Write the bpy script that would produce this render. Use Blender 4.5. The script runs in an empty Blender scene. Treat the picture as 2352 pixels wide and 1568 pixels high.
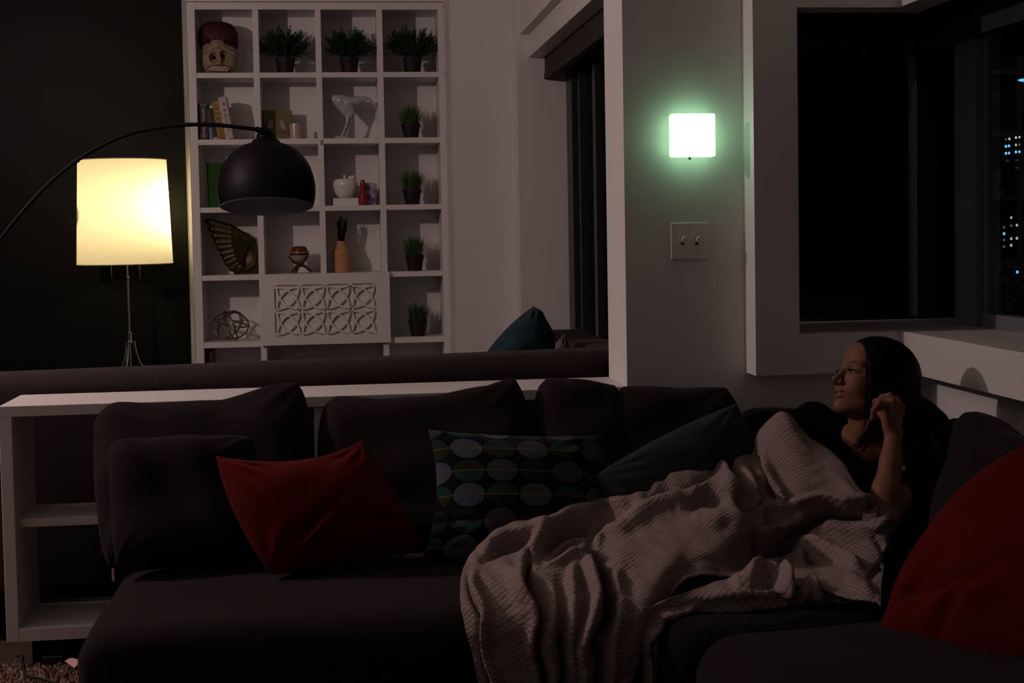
import bpy, bmesh, math, random
import numpy as np
from math import sin, cos, pi, radians, sqrt, exp
from mathutils import Vector, Matrix

SC = bpy.context.scene
COL = SC.collection
rng = random.Random(7)

# ---------------------------------------------------------------- camera
FPX, CX, CY = 3267.0, 1176.0, 678.0          # focal length and optical centre in pixels of the 2352x1568 frame
def _rx(a): c, s = cos(a), sin(a); return np.array([[1, 0, 0], [0, c, -s], [0, s, c]])
def _rz(a): c, s = cos(a), sin(a); return np.array([[c, -s, 0], [s, c, 0], [0, 0, 1]])
RC = _rz(-radians(6.9)) @ _rx(pi / 2 - radians(2.7)) @ _rz(radians(-1.02))
EYE = np.array([0, 0, 1.3])
cam = bpy.data.cameras.new('camera'); camo = bpy.data.objects.new('camera', cam); COL.objects.link(camo)
cam.sensor_width = 36; cam.lens = 36 * FPX / 2352; cam.shift_y = (CY - 784) / 2352; cam.shift_x = 0
cam.clip_end = 2000; cam.clip_start = .05
M4 = Matrix.Identity(4)
for i in range(3):
    for j in range(3): M4[i][j] = RC[i, j]
    M4[i][3] = EYE[i]
camo.matrix_world = M4
SC.camera = camo

def ray(px, py): return RC @ np.array([(px - CX) / FPX, -(py - CY) / FPX, -1.0])
def aty(px, py, Y): d = ray(px, py); return EYE + d * (Y / d[1])
def atx(px, py, X): d = ray(px, py); return EYE + d * (X / d[0])
def atz(px, py, Z): d = ray(px, py); return EYE + d * ((Z - 1.3) / d[2])
def proj(p):
    q = (np.asarray(p) - EYE) @ RC
    return CX + FPX * q[..., 0] / -q[..., 2], CY - FPX * q[..., 1] / -q[..., 2]

# ---------------------------------------------------------------- render look, world, lights
SC.view_settings.view_transform = 'Standard'; SC.view_settings.look = 'None'
SC.view_settings.gamma = 1; SC.view_settings.use_curve_mapping = False
SC.view_settings.exposure = 0.0
SC.cycles.max_bounces = 8; SC.cycles.diffuse_bounces = 4; SC.cycles.use_denoising = True
SC.cycles.sample_clamp_indirect = 4
w = bpy.data.worlds.new('night'); SC.world = w; w.use_nodes = True
w.node_tree.nodes['Background'].inputs[0].default_value = (.004, .006, .012, 1)
w.node_tree.nodes['Background'].inputs[1].default_value = .05

def point_light(name, loc, watts, col, r=.08, spot=None, blend=.6, aim=None):
    l = bpy.data.lights.new(name, 'SPOT' if spot else 'POINT'); l.energy = watts; l.color = col; l.shadow_soft_size = r
    o = bpy.data.objects.new(name, l); COL.objects.link(o); o.location = loc
    if spot:
        l.spot_size = radians(spot); l.spot_blend = blend
        o.rotation_euler = (Vector(aim) - Vector(loc)).to_track_quat('-Z', 'Y').to_euler()
    return o
# a warm ceiling lamp in the room beyond, left of the frame, and a dimmer lamp in the near room
point_light('far_room_lamp_light', (-2.5, 4.4, 2.5), 112, (1, .745, .70), .05)
point_light('near_room_lamp_light', (-2.2, .9, 2.0), 4.4, (1, .82, .78), .06)

# ---------------------------------------------------------------- materials
def nt(m): return m.node_tree.nodes, m.node_tree.links
def mat(name, col, rough=.6, metal=0, bump=0, bscale=200, spec=.3, sheen=0, vary=0, vscale=5, stretch=None, coords='Object', emit=None, es=0):
    m = bpy.data.materials.new(name); m.use_nodes = True
    n, l = nt(m); b = n['Principled BSDF']
    b.inputs['Base Color'].default_value = (*col, 1); b.inputs['Roughness'].default_value = rough
    b.inputs['Metallic'].default_value = metal; b.inputs['Specular IOR Level'].default_value = spec
    if sheen: b.inputs['Sheen Weight'].default_value = sheen
    if emit: b.inputs['Emission Color'].default_value = (*emit, 1); b.inputs['Emission Strength'].default_value = es
    tc = n.new('ShaderNodeTexCoord'); mp = n.new('ShaderNodeMapping'); l.new(tc.outputs[coords], mp.inputs[0])
    if stretch: mp.inputs['Scale'].default_value = stretch
    if bump:
        t = n.new('ShaderNodeTexNoise'); t.inputs['Scale'].default_value = bscale; t.inputs['Detail'].default_value = 4
        l.new(mp.outputs[0], t.inputs[0])
        bp = n.new('ShaderNodeBump'); bp.inputs['Strength'].default_value = bump; bp.inputs['Distance'].default_value = .002
        l.new(t.outputs[0], bp.inputs['Height']); l.new(bp.outputs[0], b.inputs['Normal'])
    if vary:
        t = n.new('ShaderNodeTexNoise'); t.inputs['Scale'].default_value = vscale; t.inputs['Detail'].default_value = 5
        l.new(mp.outputs[0], t.inputs[0])
        mx = n.new('ShaderNodeMix'); mx.data_type = 'RGBA'
        mx.inputs[6].default_value = tuple(c * (1 - vary) for c in col) + (1,)
        mx.inputs[7].default_value = tuple(min(1, c * (1 + vary)) for c in col) + (1,)
        l.new(t.outputs[0], mx.inputs[0]); l.new(mx.outputs[2], b.inputs['Base Color'])
    return m
def weave(name, col, scale=900, strength=.5, rough=.95, sheen=.03, vary=.25):
    """woven cloth: two crossed wave textures in the bump"""
    m = mat(name, col, rough, spec=.1, sheen=sheen, vary=vary, vscale=40)
    n, l = nt(m); b = n['Principled BSDF']; tc = n['Texture Coordinate']
    hs = []
    for sc_ in ((1, 1, .25), (.25, .25, 1)):
        mp = n.new('ShaderNodeMapping'); mp.inputs['Scale'].default_value = sc_; l.new(tc.outputs['Object'], mp.inputs[0])
        wv = n.new('ShaderNodeTexNoise'); wv.inputs['Scale'].default_value = scale / 3; l.new(mp.outputs[0], wv.inputs[0]); hs.append(wv)
    a = n.new('ShaderNodeMath'); a.operation = 'ADD'; l.new(hs[0].outputs[0], a.inputs[0]); l.new(hs[1].outputs[0], a.inputs[1])
    bp = n.new('ShaderNodeBump'); bp.inputs['Strength'].default_value = strength; bp.inputs['Distance'].default_value = .001
    l.new(a.outputs[0], bp.inputs['Height']); l.new(bp.outputs[0], b.inputs['Normal'])
    return m

M = {}
M['paint'] = mat('white_wall_paint', (.72, .71, .70), .7, bump=.12, bscale=260)
M['trimpaint'] = mat('white_trim_paint', (.72, .70, .69), .45, bump=.04, bscale=120)
M['darkwall'] = mat('dark_green_paint', (.0042, .0044, .0028), .42, spec=.07, bump=.05, bscale=60, vary=.15, vscale=1.2)
M['cabinet'] = mat('white_lacquer', (.72, .70, .69), .4, bump=.03, bscale=150, vary=.03, vscale=9)
M['floor'] = mat('dark_wood_floor', (.05, .035, .025), .35, vary=.3, vscale=6, stretch=(1, 9, 1))
M['ceiling'] = mat('ceiling_paint', (.6, .58, .56), .9)
M['black'] = mat('matt_black_metal', (.004, .004, .0045), .5, spec=.12)
M['dome_in'] = mat('dark_grey_shade_lining', (.42, .42, .50), .7)
M['chrome'] = mat('brushed_chrome', (.62, .6, .56), .22, metal=1)
M['darkmetal'] = mat('dark_window_metal', (.05, .05, .055), .35, metal=.6)
M['bronze'] = mat('aged_bronze', (.23, .19, .14), .35, metal=.9, vary=.3, vscale=60)
M['gold'] = mat('antique_gold', (.07, .05, .026), .45, metal=.85, bump=.6, bscale=120, vary=.35, vscale=50)
M['ceramic'] = mat('white_glazed_ceramic', (.75, .73, .70), .12, spec=.6)
M['ceramic_blue'] = mat('pale_blue_glazed_ceramic', (.42, .47, .48), .14, spec=.6, vary=.1, vscale=30)
M['pot'] = mat('black_plastic', (.012, .010, .010), .6)
M['soil'] = mat('dark_soil', (.03, .02, .015), .95, bump=1, bscale=300)
M['leaf_a'] = mat('dark_green_leaf', (.02, .06, .018), .6, vary=.5, vscale=40)
M['leaf_b'] = mat('bright_green_blade', (.04, .10, .022), .55, vary=.5, vscale=50)
M['wood'] = mat('light_turned_wood', (.50, .26, .11), .45, vary=.25, vscale=14, stretch=(8, 8, .8), bump=.1, bscale=60)
M['redwood'] = mat('carved_red_wood', (.085, .022, .014), .4, vary=.3, vscale=30)
M['velvet'] = mat('mauve_brown_velvet', (.020, .012, .012), .9, sheen=.05, bump=.3, bscale=30, vary=.25, vscale=12)
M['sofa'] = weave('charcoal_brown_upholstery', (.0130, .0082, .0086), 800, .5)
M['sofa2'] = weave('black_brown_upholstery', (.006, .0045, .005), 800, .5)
M['red'] = weave('deep_red_cotton', (.085, .0022, .0016), 1100, .35, vary=.12)
M['slate'] = weave('slate_blue_cotton', (.030, .033, .040), 1000, .35)
M['teal'] = mat('teal_velvet', (.008, .035, .048), .8, sheen=.05, bump=.3, bscale=40, vary=.3, vscale=20)
M['dusty'] = mat('dusty_pink_boucle', (.20, .13, .125), .9, bump=1, bscale=250)
M['skin'] = mat('skin', (.42, .205, .135), .5, bump=.06, bscale=500)
M['hair'] = mat('dark_brown_hair', (.004, .0026, .0022), .55, spec=.08, bump=.8, bscale=150, stretch=(1, 1, .08))
M['hair_b'] = mat('auburn_hair', (.030, .011, .007), .6, bump=.8, bscale=200, stretch=(1, 1, .1))
M['shirt'] = mat('black_cotton_shirt', (.0022, .0022, .0026), .9, spec=.04, bump=.3, bscale=20)
M['trouser'] = mat('dark_trousers', (.02, .02, .025), .9)
M['shade_black'] = mat('dark_roller_blind', (.035, .03, .03), .8)

def glass_mat():
    m = bpy.data.materials.new('window_glass'); m.use_nodes = True; n, l = nt(m); n.clear()
    o = n.new('ShaderNodeOutputMaterial'); mx = n.new('ShaderNodeMixShader'); t = n.new('ShaderNodeBsdfTransparent'); g = n.new('ShaderNodeBsdfGlossy')
    f = n.new('ShaderNodeFresnel'); f.inputs[0].default_value = 1.5; ge = n.new('ShaderNodeNewGeometry'); inv = n.new('ShaderNodeMath'); inv.operation = 'SUBTRACT'; inv.inputs[0].default_value = 1; l.new(ge.outputs['Backfacing'], inv.inputs[1]); dk = n.new('ShaderNodeMath'); dk.operation = 'MULTIPLY'; dk.inputs[1].default_value = .3; l.new(f.outputs[0], dk.inputs[0]); mu = n.new('ShaderNodeMath'); mu.operation = 'MULTIPLY'; l.new(dk.outputs[0], mu.inputs[0]); l.new(inv.outputs[0], mu.inputs[1]); g.inputs['Roughness'].default_value = .01
    t.inputs[0].default_value = (.9, .92, .94, 1)
    l.new(mu.outputs[0], mx.inputs[0]); l.new(t.outputs[0], mx.inputs[1]); l.new(g.outputs[0], mx.inputs[2]); l.new(mx.outputs[0], o.inputs[0]); return m
M['glass'] = glass_mat()
def emis(name, col, s):
    m = bpy.data.materials.new(name); m.use_nodes = True; n, l = nt(m); n.clear()
    o = n.new('ShaderNodeOutputMaterial'); e = n.new('ShaderNodeEmission'); e.inputs[0].default_value = (*col, 1); e.inputs[1].default_value = s
    l.new(e.outputs[0], o.inputs[0]); return m

# ---------------------------------------------------------------- object helpers
def tag(o, label, cat, group=None):
    o['label'] = label; o['category'] = cat
    if group: o['group'] = group
    return o
def empty(name, loc=(0, 0, 0)):
    o = bpy.data.objects.new(name, None); o.empty_display_size = .05; o.location = tuple(float(c) for c in loc); COL.objects.link(o); return o
def link_mesh(name, me, m, parent=None, smooth=False):
    o = bpy.data.objects.new(name, me); COL.objects.link(o)
    if isinstance(m, (list, tuple)):
        for x in m: me.materials.append(x)
    elif m: me.materials.append(m)
    if parent:
        o.parent = parent; o.location = tuple(-c for c in world_loc(parent))
    if smooth:
        for p in me.polygons: p.use_smooth = True
    return o
def world_loc(p):
    v = Vector(p.location)
    if p.parent: v = v + world_loc(p.parent)
    return v
def obj(name, bm, m, parent=None, smooth=False, bevel=0):
    """links the bmesh (world coordinates) as one mesh object"""
    bmesh.ops.recalc_face_normals(bm, faces=bm.faces)
    me = bpy.data.meshes.new(name); bm.to_mesh(me); bm.free()
    o = link_mesh(name, me, m, parent, smooth)
    if bevel:
        bv = o.modifiers.new('bevel', 'BEVEL'); bv.width = bevel; bv.segments = 3; bv.limit_method = 'ANGLE'
    return o
def struct(name, bm, m, smooth=False, bevel=0):
    o = obj(name, bm, m, None, smooth, bevel); o['kind'] = 'structure'; return o
def B(): return bmesh.new()
def box(bm, x0, x1, y0, y1, z0, z1):
    v = [bm.verts.new((x, y, z)) for x in (x0, x1) for y in (y0, y1) for z in (z0, z1)]
    for f in ((0, 1, 3, 2), (4, 6, 7, 5), (0, 4, 5, 1), (2, 3, 7, 6), (0, 2, 6, 4), (1, 5, 7, 3)): bm.faces.new([v[i] for i in f])
    return v
def bx(*a):
    bm = B(); box(bm, *a); return bm
def tube(bm, pts, r, seg=12, caps=True):
    if hasattr(r, "__len__") and len(r) < len(pts): r = list(r) + [r[-1]] * (len(pts) - len(r))
    pts = [Vector(p) for p in pts]; n = len(pts); rs = r if hasattr(r, '__len__') else [r] * n
    prev = None; rings = []
    for i, p in enumerate(pts):
        t = (pts[min(i + 1, n - 1)] - pts[max(i - 1, 0)]).normalized()
        if prev is None:
            a = Vector((0, 0, 1)) if abs(t.z) < .9 else Vector((1, 0, 0)); x = t.cross(a).normalized()
        else:
            x = (prev - t * prev.dot(t)).normalized()
        prev = x; y = t.cross(x)
        rings.append([bm.verts.new(p + (x * cos(2 * pi * k / seg) + y * sin(2 * pi * k / seg)) * rs[i]) for k in range(seg)])
    for a, b in zip(rings, rings[1:]):
        for k in range(seg): bm.faces.new((a[k], a[(k + 1) % seg], b[(k + 1) % seg], b[k]))
    if caps:
        bm.faces.new(rings[0][::-1]); bm.faces.new(rings[-1])
def lathe(bm, prof, c, seg=32, mtx=None, closed=False):
    """profile of (r, z) about a vertical axis through c"""
    rings = []
    for r, z in prof:
        rings.append([bm.verts.new((mtx @ Vector((max(r, 1e-4) * cos(2 * pi * k / seg), max(r, 1e-4) * sin(2 * pi * k / seg), z)) if mtx else Vector((max(r, 1e-4) * cos(2 * pi * k / seg), max(r, 1e-4) * sin(2 * pi * k / seg), z))) + Vector(c)) for k in range(seg)])
    for a, b in zip(rings, rings[1:]):
        for k in range(seg): bm.faces.new((a[k], a[(k + 1) % seg], b[(k + 1) % seg], b[k]))
    if not closed:
        bm.faces.new(rings[0][::-1]); bm.faces.new(rings[-1])
    return rings
def prism(bm, pts, y0, y1):
    """outline in (x, z) extruded in y"""
    a = [bm.verts.new((x, y0, z)) for x, z in pts]; b = [bm.verts.new((x, y1, z)) for x, z in pts]
    n = len(pts)
    bm.faces.new(a); bm.faces.new(b[::-1])
    for i in range(n): bm.faces.new((a[i], b[i], b[(i + 1) % n], a[(i + 1) % n]))
def smoothpath(pts, n=10):
    P = [np.array(p, float) for p in pts]; P = [2 * P[0] - P[1]] + P + [2 * P[-1] - P[-2]]; out = []
    for i in range(1, len(P) - 2):
        for k in range(n):
            t = k / n; a, b, c, d = P[i - 1], P[i], P[i + 1], P[i + 2]
            out.append(.5 * ((2 * b) + (c - a) * t + (2 * a - 5 * b + 4 * c - d) * t * t + (3 * b - a - 3 * c + d) * t ** 3))
    out.append(P[-2]); return out
def copy_tree(o, parent=None):
    c = o.copy(); COL.objects.link(c); c.parent = parent
    for ch in [x for x in bpy.data.objects if x.parent == o]: copy_tree(ch, c)
    return c

# ---- signed distance sculpting on a grid, turned into one continuous mesh
import openvdb as vdb
class Sculpt:
    def __init__(s, lo, hi, v):
        s.lo = np.array(lo, float); s.v = v
        s.n = np.ceil((np.array(hi) - s.lo) / v).astype(int) + 1
        s.f = np.full(s.n, .05, np.float32)
    def _win(s, lo, hi):
        a = np.maximum(((np.asarray(lo) - s.lo) / s.v).astype(int), 0); b = np.minimum(((np.asarray(hi) - s.lo) / s.v).astype(int) + 2, s.n)
        if (b <= a).any(): return None
        sl = tuple(slice(int(i), int(j)) for i, j in zip(a, b))
        ax = [(s.lo[k] + s.v * np.arange(a[k], b[k])).astype(np.float32) for k in range(3)]
        return sl, np.meshgrid(*ax, indexing='ij', sparse=True)
    def _mix(s, sl, d, k, op):
        f = s.f[sl]
        if op == 'sub': f, d = -f, d; 
        if k > 0:
            h = np.clip(.5 + .5 * (f - d) / k, 0, 1); r = f * (1 - h) + d * h - k * h * (1 - h)
        else: r = np.minimum(f, d)
        s.f[sl] = -r if op == 'sub' else r
    def ball(s, c, r, k=.01, R=None, op='add'):
        """ellipsoid with centre c, radii r, columns of R its axes"""
        c = np.asarray(c, float); r = np.asarray(r, float) * np.ones(3); R = np.eye(3) if R is None else R
        ext = np.abs(R) @ r + k + .02; w = s._win(c - ext, c + ext)
        if w is None: return
        sl, (x, y, z) = w; x, y, z = x - c[0], y - c[1], z - c[2]
        q = [R[0, i] * x + R[1, i] * y + R[2, i] * z for i in range(3)]
        k0 = np.sqrt(sum((q[i] / r[i]) ** 2 for i in range(3))); k1 = np.sqrt(sum((q[i] / r[i] ** 2) ** 2 for i in range(3)))
        s._mix(sl, (k0 * (k0 - 1) / np.maximum(k1, 1e-6)).astype(np.float32), k, op)
    def cap(s, a, b, ra, rb, k=.01, op='add'):
        a = np.asarray(a, float); b = np.asarray(b, float); m = max(ra, rb) + k + .02
        w = s._win(np.minimum(a, b) - m, np.maximum(a, b) + m)
        if w is None: return
        sl, (x, y, z) = w; d = b - a; L = max(d @ d, 1e-9)
        t = np.clip(((x - a[0]) * d[0] + (y - a[1]) * d[1] + (z - a[2]) * d[2]) / L, 0, 1)
        dist = np.sqrt((x - a[0] - t * d[0]) ** 2 + (y - a[1] - t * d[1]) ** 2 + (z - a[2] - t * d[2]) ** 2) - (ra + (rb - ra) * t)
        s._mix(sl, dist.astype(np.float32), k, op)
    def chain(s, pts, rs, k=.008):
        for i in range(len(pts) - 1): s.cap(pts[i], pts[i + 1], rs[i], rs[i + 1], k)
    def cut(s, p, n):
        """keep the side of the plane the normal points away from"""
        n = np.asarray(n, float); n /= np.linalg.norm(n)
        x, y, z = np.meshgrid(*[(s.lo[k] + s.v * np.arange(s.n[k])).astype(np.float32) for k in range(3)], indexing='ij', sparse=True)
        s.f = np.maximum(s.f, ((x - p[0]) * n[0] + (y - p[1]) * n[1] + (z - p[2]) * n[2]).astype(np.float32))
    def mesh(s, name):
        g = vdb.FloatGrid(.05); g.copyFromArray(np.clip(s.f, -.05, .05)); g.transform = vdb.createLinearTransform(voxelSize=s.v)
        P, Q = g.convertToQuads(isovalue=0)
        me = bpy.data.meshes.new(name); me.from_pydata((P + s.lo).tolist(), [], Q[:, ::-1].tolist()); me.update()
        bm = B(); bm.from_mesh(me); bmesh.ops.recalc_face_normals(bm, faces=bm.faces); bm.to_mesh(me); bm.free()
        for p in me.polygons: p.use_smooth = True
        return me

# ---- pillow: four corners (top-left, top-right, bottom-right, bottom-left), thickness, side bulges
def pillow(name, corners, T, m, parent=None, n=46, p=2.2, q=.5, bulge=(0, 0, 0, 0), rnd=0.0, wr=.006, seed=1, disp=None, facing=(0, -1, 0), back=1.0, topf=None):
    c = [np.array(x, float) for x in corners]
    nrm = np.cross(c[1] - c[0], c[3] - c[0]) + np.cross(c[2] - c[1], c[0] - c[1]) * 0
    nrm = nrm / np.linalg.norm(nrm)
    if nrm @ np.array(facing) < 0: nrm = -nrm
    ctr = sum(c) / 4; r = np.random.RandomState(seed)
    waves = [(r.uniform(-1, 1) * 9, r.uniform(-1, 1) * 9, r.uniform(0, 6.3), r.uniform(.3, 1)) for _ in range(9)]
    bm = B(); uvl = bm.loops.layers.uv.new('uv'); grid = {}
    def nodes(i): # denser near the rims
        t = -1 + 2 * i / n; return math.copysign(abs(sin(t * pi / 2)), t) * .55 + t * .45
    for side in (1, -1):
        for i in range(n + 1):
            for j in range(n + 1):
                rim = i in (0, n) or j in (0, n)
                if side == -1 and rim: grid[(side, i, j)] = grid[(1, i, j)]; continue
                u, v = nodes(i), nodes(j)
                uu = u * (1 - rnd * abs(v) ** 7); vv = v * (1 - rnd * abs(u) ** 7)
                a, b = (uu + 1) / 2, (vv + 1) / 2
                P = c[0] * (1 - a) * (1 - b) + c[1] * a * (1 - b) + c[2] * a * b + c[3] * (1 - a) * b
                eu = (c[1] - c[0]); ev = (c[3] - c[0]); eu = eu / np.linalg.norm(eu); ev = ev / np.linalg.norm(ev)
                P = P - ev * bulge[0] * (1 - u * u) * (1 - b) ** 2 + eu * bulge[1] * (1 - v * v) * a ** 2 + ev * bulge[2] * (1 - u * u) * b ** 2 - eu * bulge[3] * (1 - v * v) * (1 - a) ** 2
                if topf: P = P + np.array([0, 0, 1]) * topf(a) * (1 - b) ** 1.5
                h = ((1 - abs(u) ** p) * (1 - abs(v) ** p)); h = max(h, 0) ** q
                wsum = sum(A * sin(kx * u + ky * v + ph) for kx, ky, ph, A in waves) / 3
                rad = (1 - h) * 1.0
                # fine pull-creases radiating from the corners
                cr = 0
                for su, sv in ((-1, -1), (1, -1), (1, 1), (-1, 1)):
                    dx, dy = u - su, v - sv; dd = sqrt(dx * dx + dy * dy) + 1e-6
                    cr += sin(math.atan2(dy, dx) * 14 + seed * 1.7 + su) * exp(-((dd - .42) / .26) ** 2)
                t = (T / 2 if side == 1 else T / 2 * back)
                d = side * (t * h + (wr * wsum + wr * (.7 if p < 4 else .22) * cr) * min(1, h * 2))
                if disp and side == 1: d += disp(u, v)
                grid[(side, i, j)] = (bm.verts.new(tuple(P + nrm * d)), (u, v))
    for side in (1, -1):
        for i in range(n):
            for j in range(n):
                q4 = [grid[(side, i, j)], grid[(side, i + 1, j)], grid[(side, i + 1, j + 1)], grid[(side, i, j + 1)]]
                if side == -1: q4 = q4[::-1]
                try: f = bm.faces.new([x[0] for x in q4])
                except ValueError: continue
                for lp, x in zip(f.loops, q4): lp[uvl].uv = ((x[1][0] + 1) / 2, (1 - x[1][1]) / 2)
    return obj(name, bm, m, parent, smooth=True)

def text(name, s, size, m, parent, mtx, extrude=.0004):
    cu = bpy.data.curves.new(name, 'FONT'); cu.body = s; cu.size = size; cu.extrude = extrude; cu.align_x = 'CENTER'; cu.align_y = 'CENTER'
    t = bpy.data.objects.new(name, cu); COL.objects.link(t)
    dg = bpy.context.evaluated_depsgraph_get(); me = bpy.data.meshes.new_from_object(t.evaluated_get(dg))
    bpy.data.objects.remove(t); me.transform(mtx)
    me.materials.clear()
    return link_mesh(name, me, m, parent)
# ================================================================ THE SETTING
YW = 4.33                                     # front face of the partition wall
struct('floor', bx(-4.6, 3.4, -1.6, 9.2, -.08, 0), M['floor'])
struct('ceiling', bx(-4.6, 1.9, -1.6, 9.2, 3.05, 3.2), M['ceiling'])
struct('wall_rear', bx(-4.6, 1.9, -1.7, -1.6, 0, 3.05), M['paint'])
struct('wall_left', bx(-4.7, -4.6, -1.7, 9.2, 0, 3.05), M['darkwall'])
XR = float(aty(1438, 700, YW)[0])             # corner of the reveal
XF = float(aty(1735, 700, 4.22)[0]); XO = float(aty(1836, 700, 4.22)[0]); XC = float(aty(2069, 700, 4.22)[0])
zs0 = float(aty(1735, 863, 4.22)[2]); zs1 = float(aty(2069, 760, 4.22)[2]); zt = float(aty(2069, 17, 4.22)[2])
XW = XC + .105
# partition wall: left piece full height, below and above the corner window
bm = B(); box(bm, XR, XO, YW, YW + .30, 0, 3.05); box(bm, XO, XW + .5, YW, YW + .30, 0, zs1 - .04); box(bm, XO, XW + .5, YW, YW + .30, zt + .12, 3.05)
struct('wall_back', bm, M['paint'])
bm = B(); box(bm, XW, XW + .12, -1.6, YW, 0, zs1 - .04); box(bm, XW, XW + .5, -1.6, YW, zt + .12, 3.05)
struct('wall_right', bm, M['paint'])
# white box frame round the corner window, standing proud of both walls
bm = B()
box(bm, XF, XO, 4.22, YW, zs0, 3.05)
box(bm, XO, XC, 4.22, YW + .42, zs0, zs1)
box(bm, XO, XC, 4.22, YW, zt, 3.05)
struct('trim_1', bm, M['trimpaint'])
bm = B()
box(bm, XC, XW + .30, -1.6, YW + .42, zs0, zs1)
box(bm, XC, XW, -1.6, YW, zt, 3.05)
struct('trim_2', bm, M['trimpaint'], bevel=.002)
YG, XG = 4.74, 2.03
zh0 = float(aty(2000, 127, YG)[2]); zh1 = float(aty(2000, 60, YG)[2])
bm = B(); box(bm, XO - .05, XG + .15, YW - .005, YG + .1, zh1 + .01, zh1 + .1); box(bm, XW, XG + .15, -1.6, YW - .005, zh1 + .01, zh1 + .1)
struct('trim_3', bm, M['shade_black'])
# cassettes of the two blinds
bm = B(); box(bm, XO - .05, XG - .06, YG - .06, YG, zh0, zh1); t = obj('roller_blind', bm, M['slate'], bevel=.003)
tag(t, 'rolled-up dark blind cassette above the black back-facing pane of the corner window', 'blind', 'blinds of the corner window')
bm = B(); box(bm, XG - .06, XG, -1.5, YG, zh0, zh1); t = obj('roller_blind', bm, M['slate'], bevel=.003)
tag(t, 'rolled-up dark blind cassette running along the right-hand panes of the corner window', 'blind', 'blinds of the corner window')
def window(name, panes, frames, m=M['darkmetal']):
    e = empty(name, panes[0][::2]); e['kind'] = 'structure'
    for f in frames: o = obj('window_frame', bx(*f), m, e, bevel=.003); o['kind'] = 'structure'
    for p in panes: o = obj('glass_pane', bx(*p), M['glass'], e); o['kind'] = 'structure'
M['postmetal'] = mat('blue_grey_window_post', (.16, .17, .21), .5)
window('window_1', [(XO, XG - .04, YG, YG + .006, zs1, zh0)], [(XO - .04, XO, YG - .02, YG + .04, zs1, zh0 + .05), (XG - .045, XG + .04, YG - .02, YG + .05, zs1, zh0 + .05), (XO, XG, YG - .015, YG + .04, zs1 - .02, zs1 + .012)])
y1 = float(atx(2212, 450, XG)[1]); y2 = float(atx(2260, 450, XG)[1])
window('window_2', [(XG, XG + .006, -1.5, y2, zs1, zh0)], [(XG - .03, XG + .05, y2, y1, zs1, zh0 + .05), (XG - .012, XG + .04, y2 - .035, y2 - .018, zs1, zh0 + .05), (XG - .015, XG + .04, -1.5, y2, zs1 - .02, zs1 + .045)], M['postmetal'])
# ---- the room beyond
YB = 8.3
XB0 = float(aty(434.5, 252, YB)[0]); YD = 8.95; XD = float(aty(423.5, 252, YD)[0])
bm = B(); box(bm, -4.6, XD + .02, YD, YD + .2, 0, 3.05); struct('wall_far', bm, M['darkwall'])
XA0 = float(aty(1041, 400, 7.88)[0]); XA1 = float(aty(1190, 400, 7.88)[0])
zbt = float(aty(800, 4, YB)[2])
bm = B(); box(bm, XB0 - .001, XA0, YB - .01, YD, zbt, 3.05); box(bm, XB0 - .001, XA0 + .2, YB + .32, YB + .4, 0, zbt)
# splayed white end panel between the bookcase and the dark wall
v = [(XB0 - .001, YB), (XB0 - .001, YD), (XD, YD)]
a = [bm.verts.new((x, y, 0)) for x, y in v]; b = [bm.verts.new((x, y, 3.05)) for x, y in v]
bm.faces.new(a); bm.faces.new(b[::-1])
for i in range(3): bm.faces.new((a[i], b[i], b[(i + 1) % 3], a[(i + 1) % 3]))
struct('wall_bookcase', bm, M['trimpaint'])
YJ = XA1 / float(aty(1200, 400, 7.0)[0]) * 7.0  # far jamb of the tall window
XG2 = float(aty(1308, 400, YJ)[0])
z_o = float(aty(1198, 79, YJ)[2]); z_b = float(aty(1213, 132, YJ)[2]); z_s = float(aty(1249, 183, YJ)[2])
bm = B(); box(bm, XA0, XA1, 7.88, 8.7, 0, 3.05)
box(bm, XA1 - .02, XA1 + .4, YJ, 7.89, 0, 3.05)
box(bm, XA1, XA1 + .4, 4.63, YJ, z_o, 3.05)
struct('wall_window', bm, M['paint'])
bm = B(); box(bm, XA1 + .045, XA1 + .13, 4.63, YJ, z_b, z_o); struct('trim_4', bm, M['trimpaint'], bevel=.003)
# side cubbies stepping forward beside the bookcase
t = empty('roller_blind', (XG2, 6.5, z_s))
tag(t, 'dark roller shade drawn up at the top of the tall glass door beyond the opening', 'blind')
obj('shade_fabric', bx(XA1 + .131, XA1 + .16, 4.7, YJ - .01, z_s + .03, z_b + .05), M['shade_black'], t)
obj('bottom_bar', bx(XA1 + .125, XA1 + .166, 4.7, YJ - .01, z_s, z_s + .03), M['shade_black'], t, bevel=.004)
ys = [float(atx(p, 500, XG2)[1]) for p in (1311, 1322, 1337, 1343, 1368, 1374)]
window('window_3', [(XG2 + .02, XG2 + .026, 4.7, ys[3], 0, z_b)], [
    (XG2, XG2 + .06, YJ - .03, YJ, 0, z_b), (XG2 - .015, XG2 + .05, ys[1] - .02, ys[0], 0, z_b), (XG2 + .02, XG2 + .07, ys[2] - .05, ys[1] - .02, 0, z_b),
    (XG2 - .02, XG2 + .05, ys[3], ys[2] - .05, 0, z_b), (XG2 - .008, XG2 + .04, ys[5], ys[4], 0, z_b), (XG2, XG2 + .05, 4.7, YJ, 0, .1)])

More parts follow.
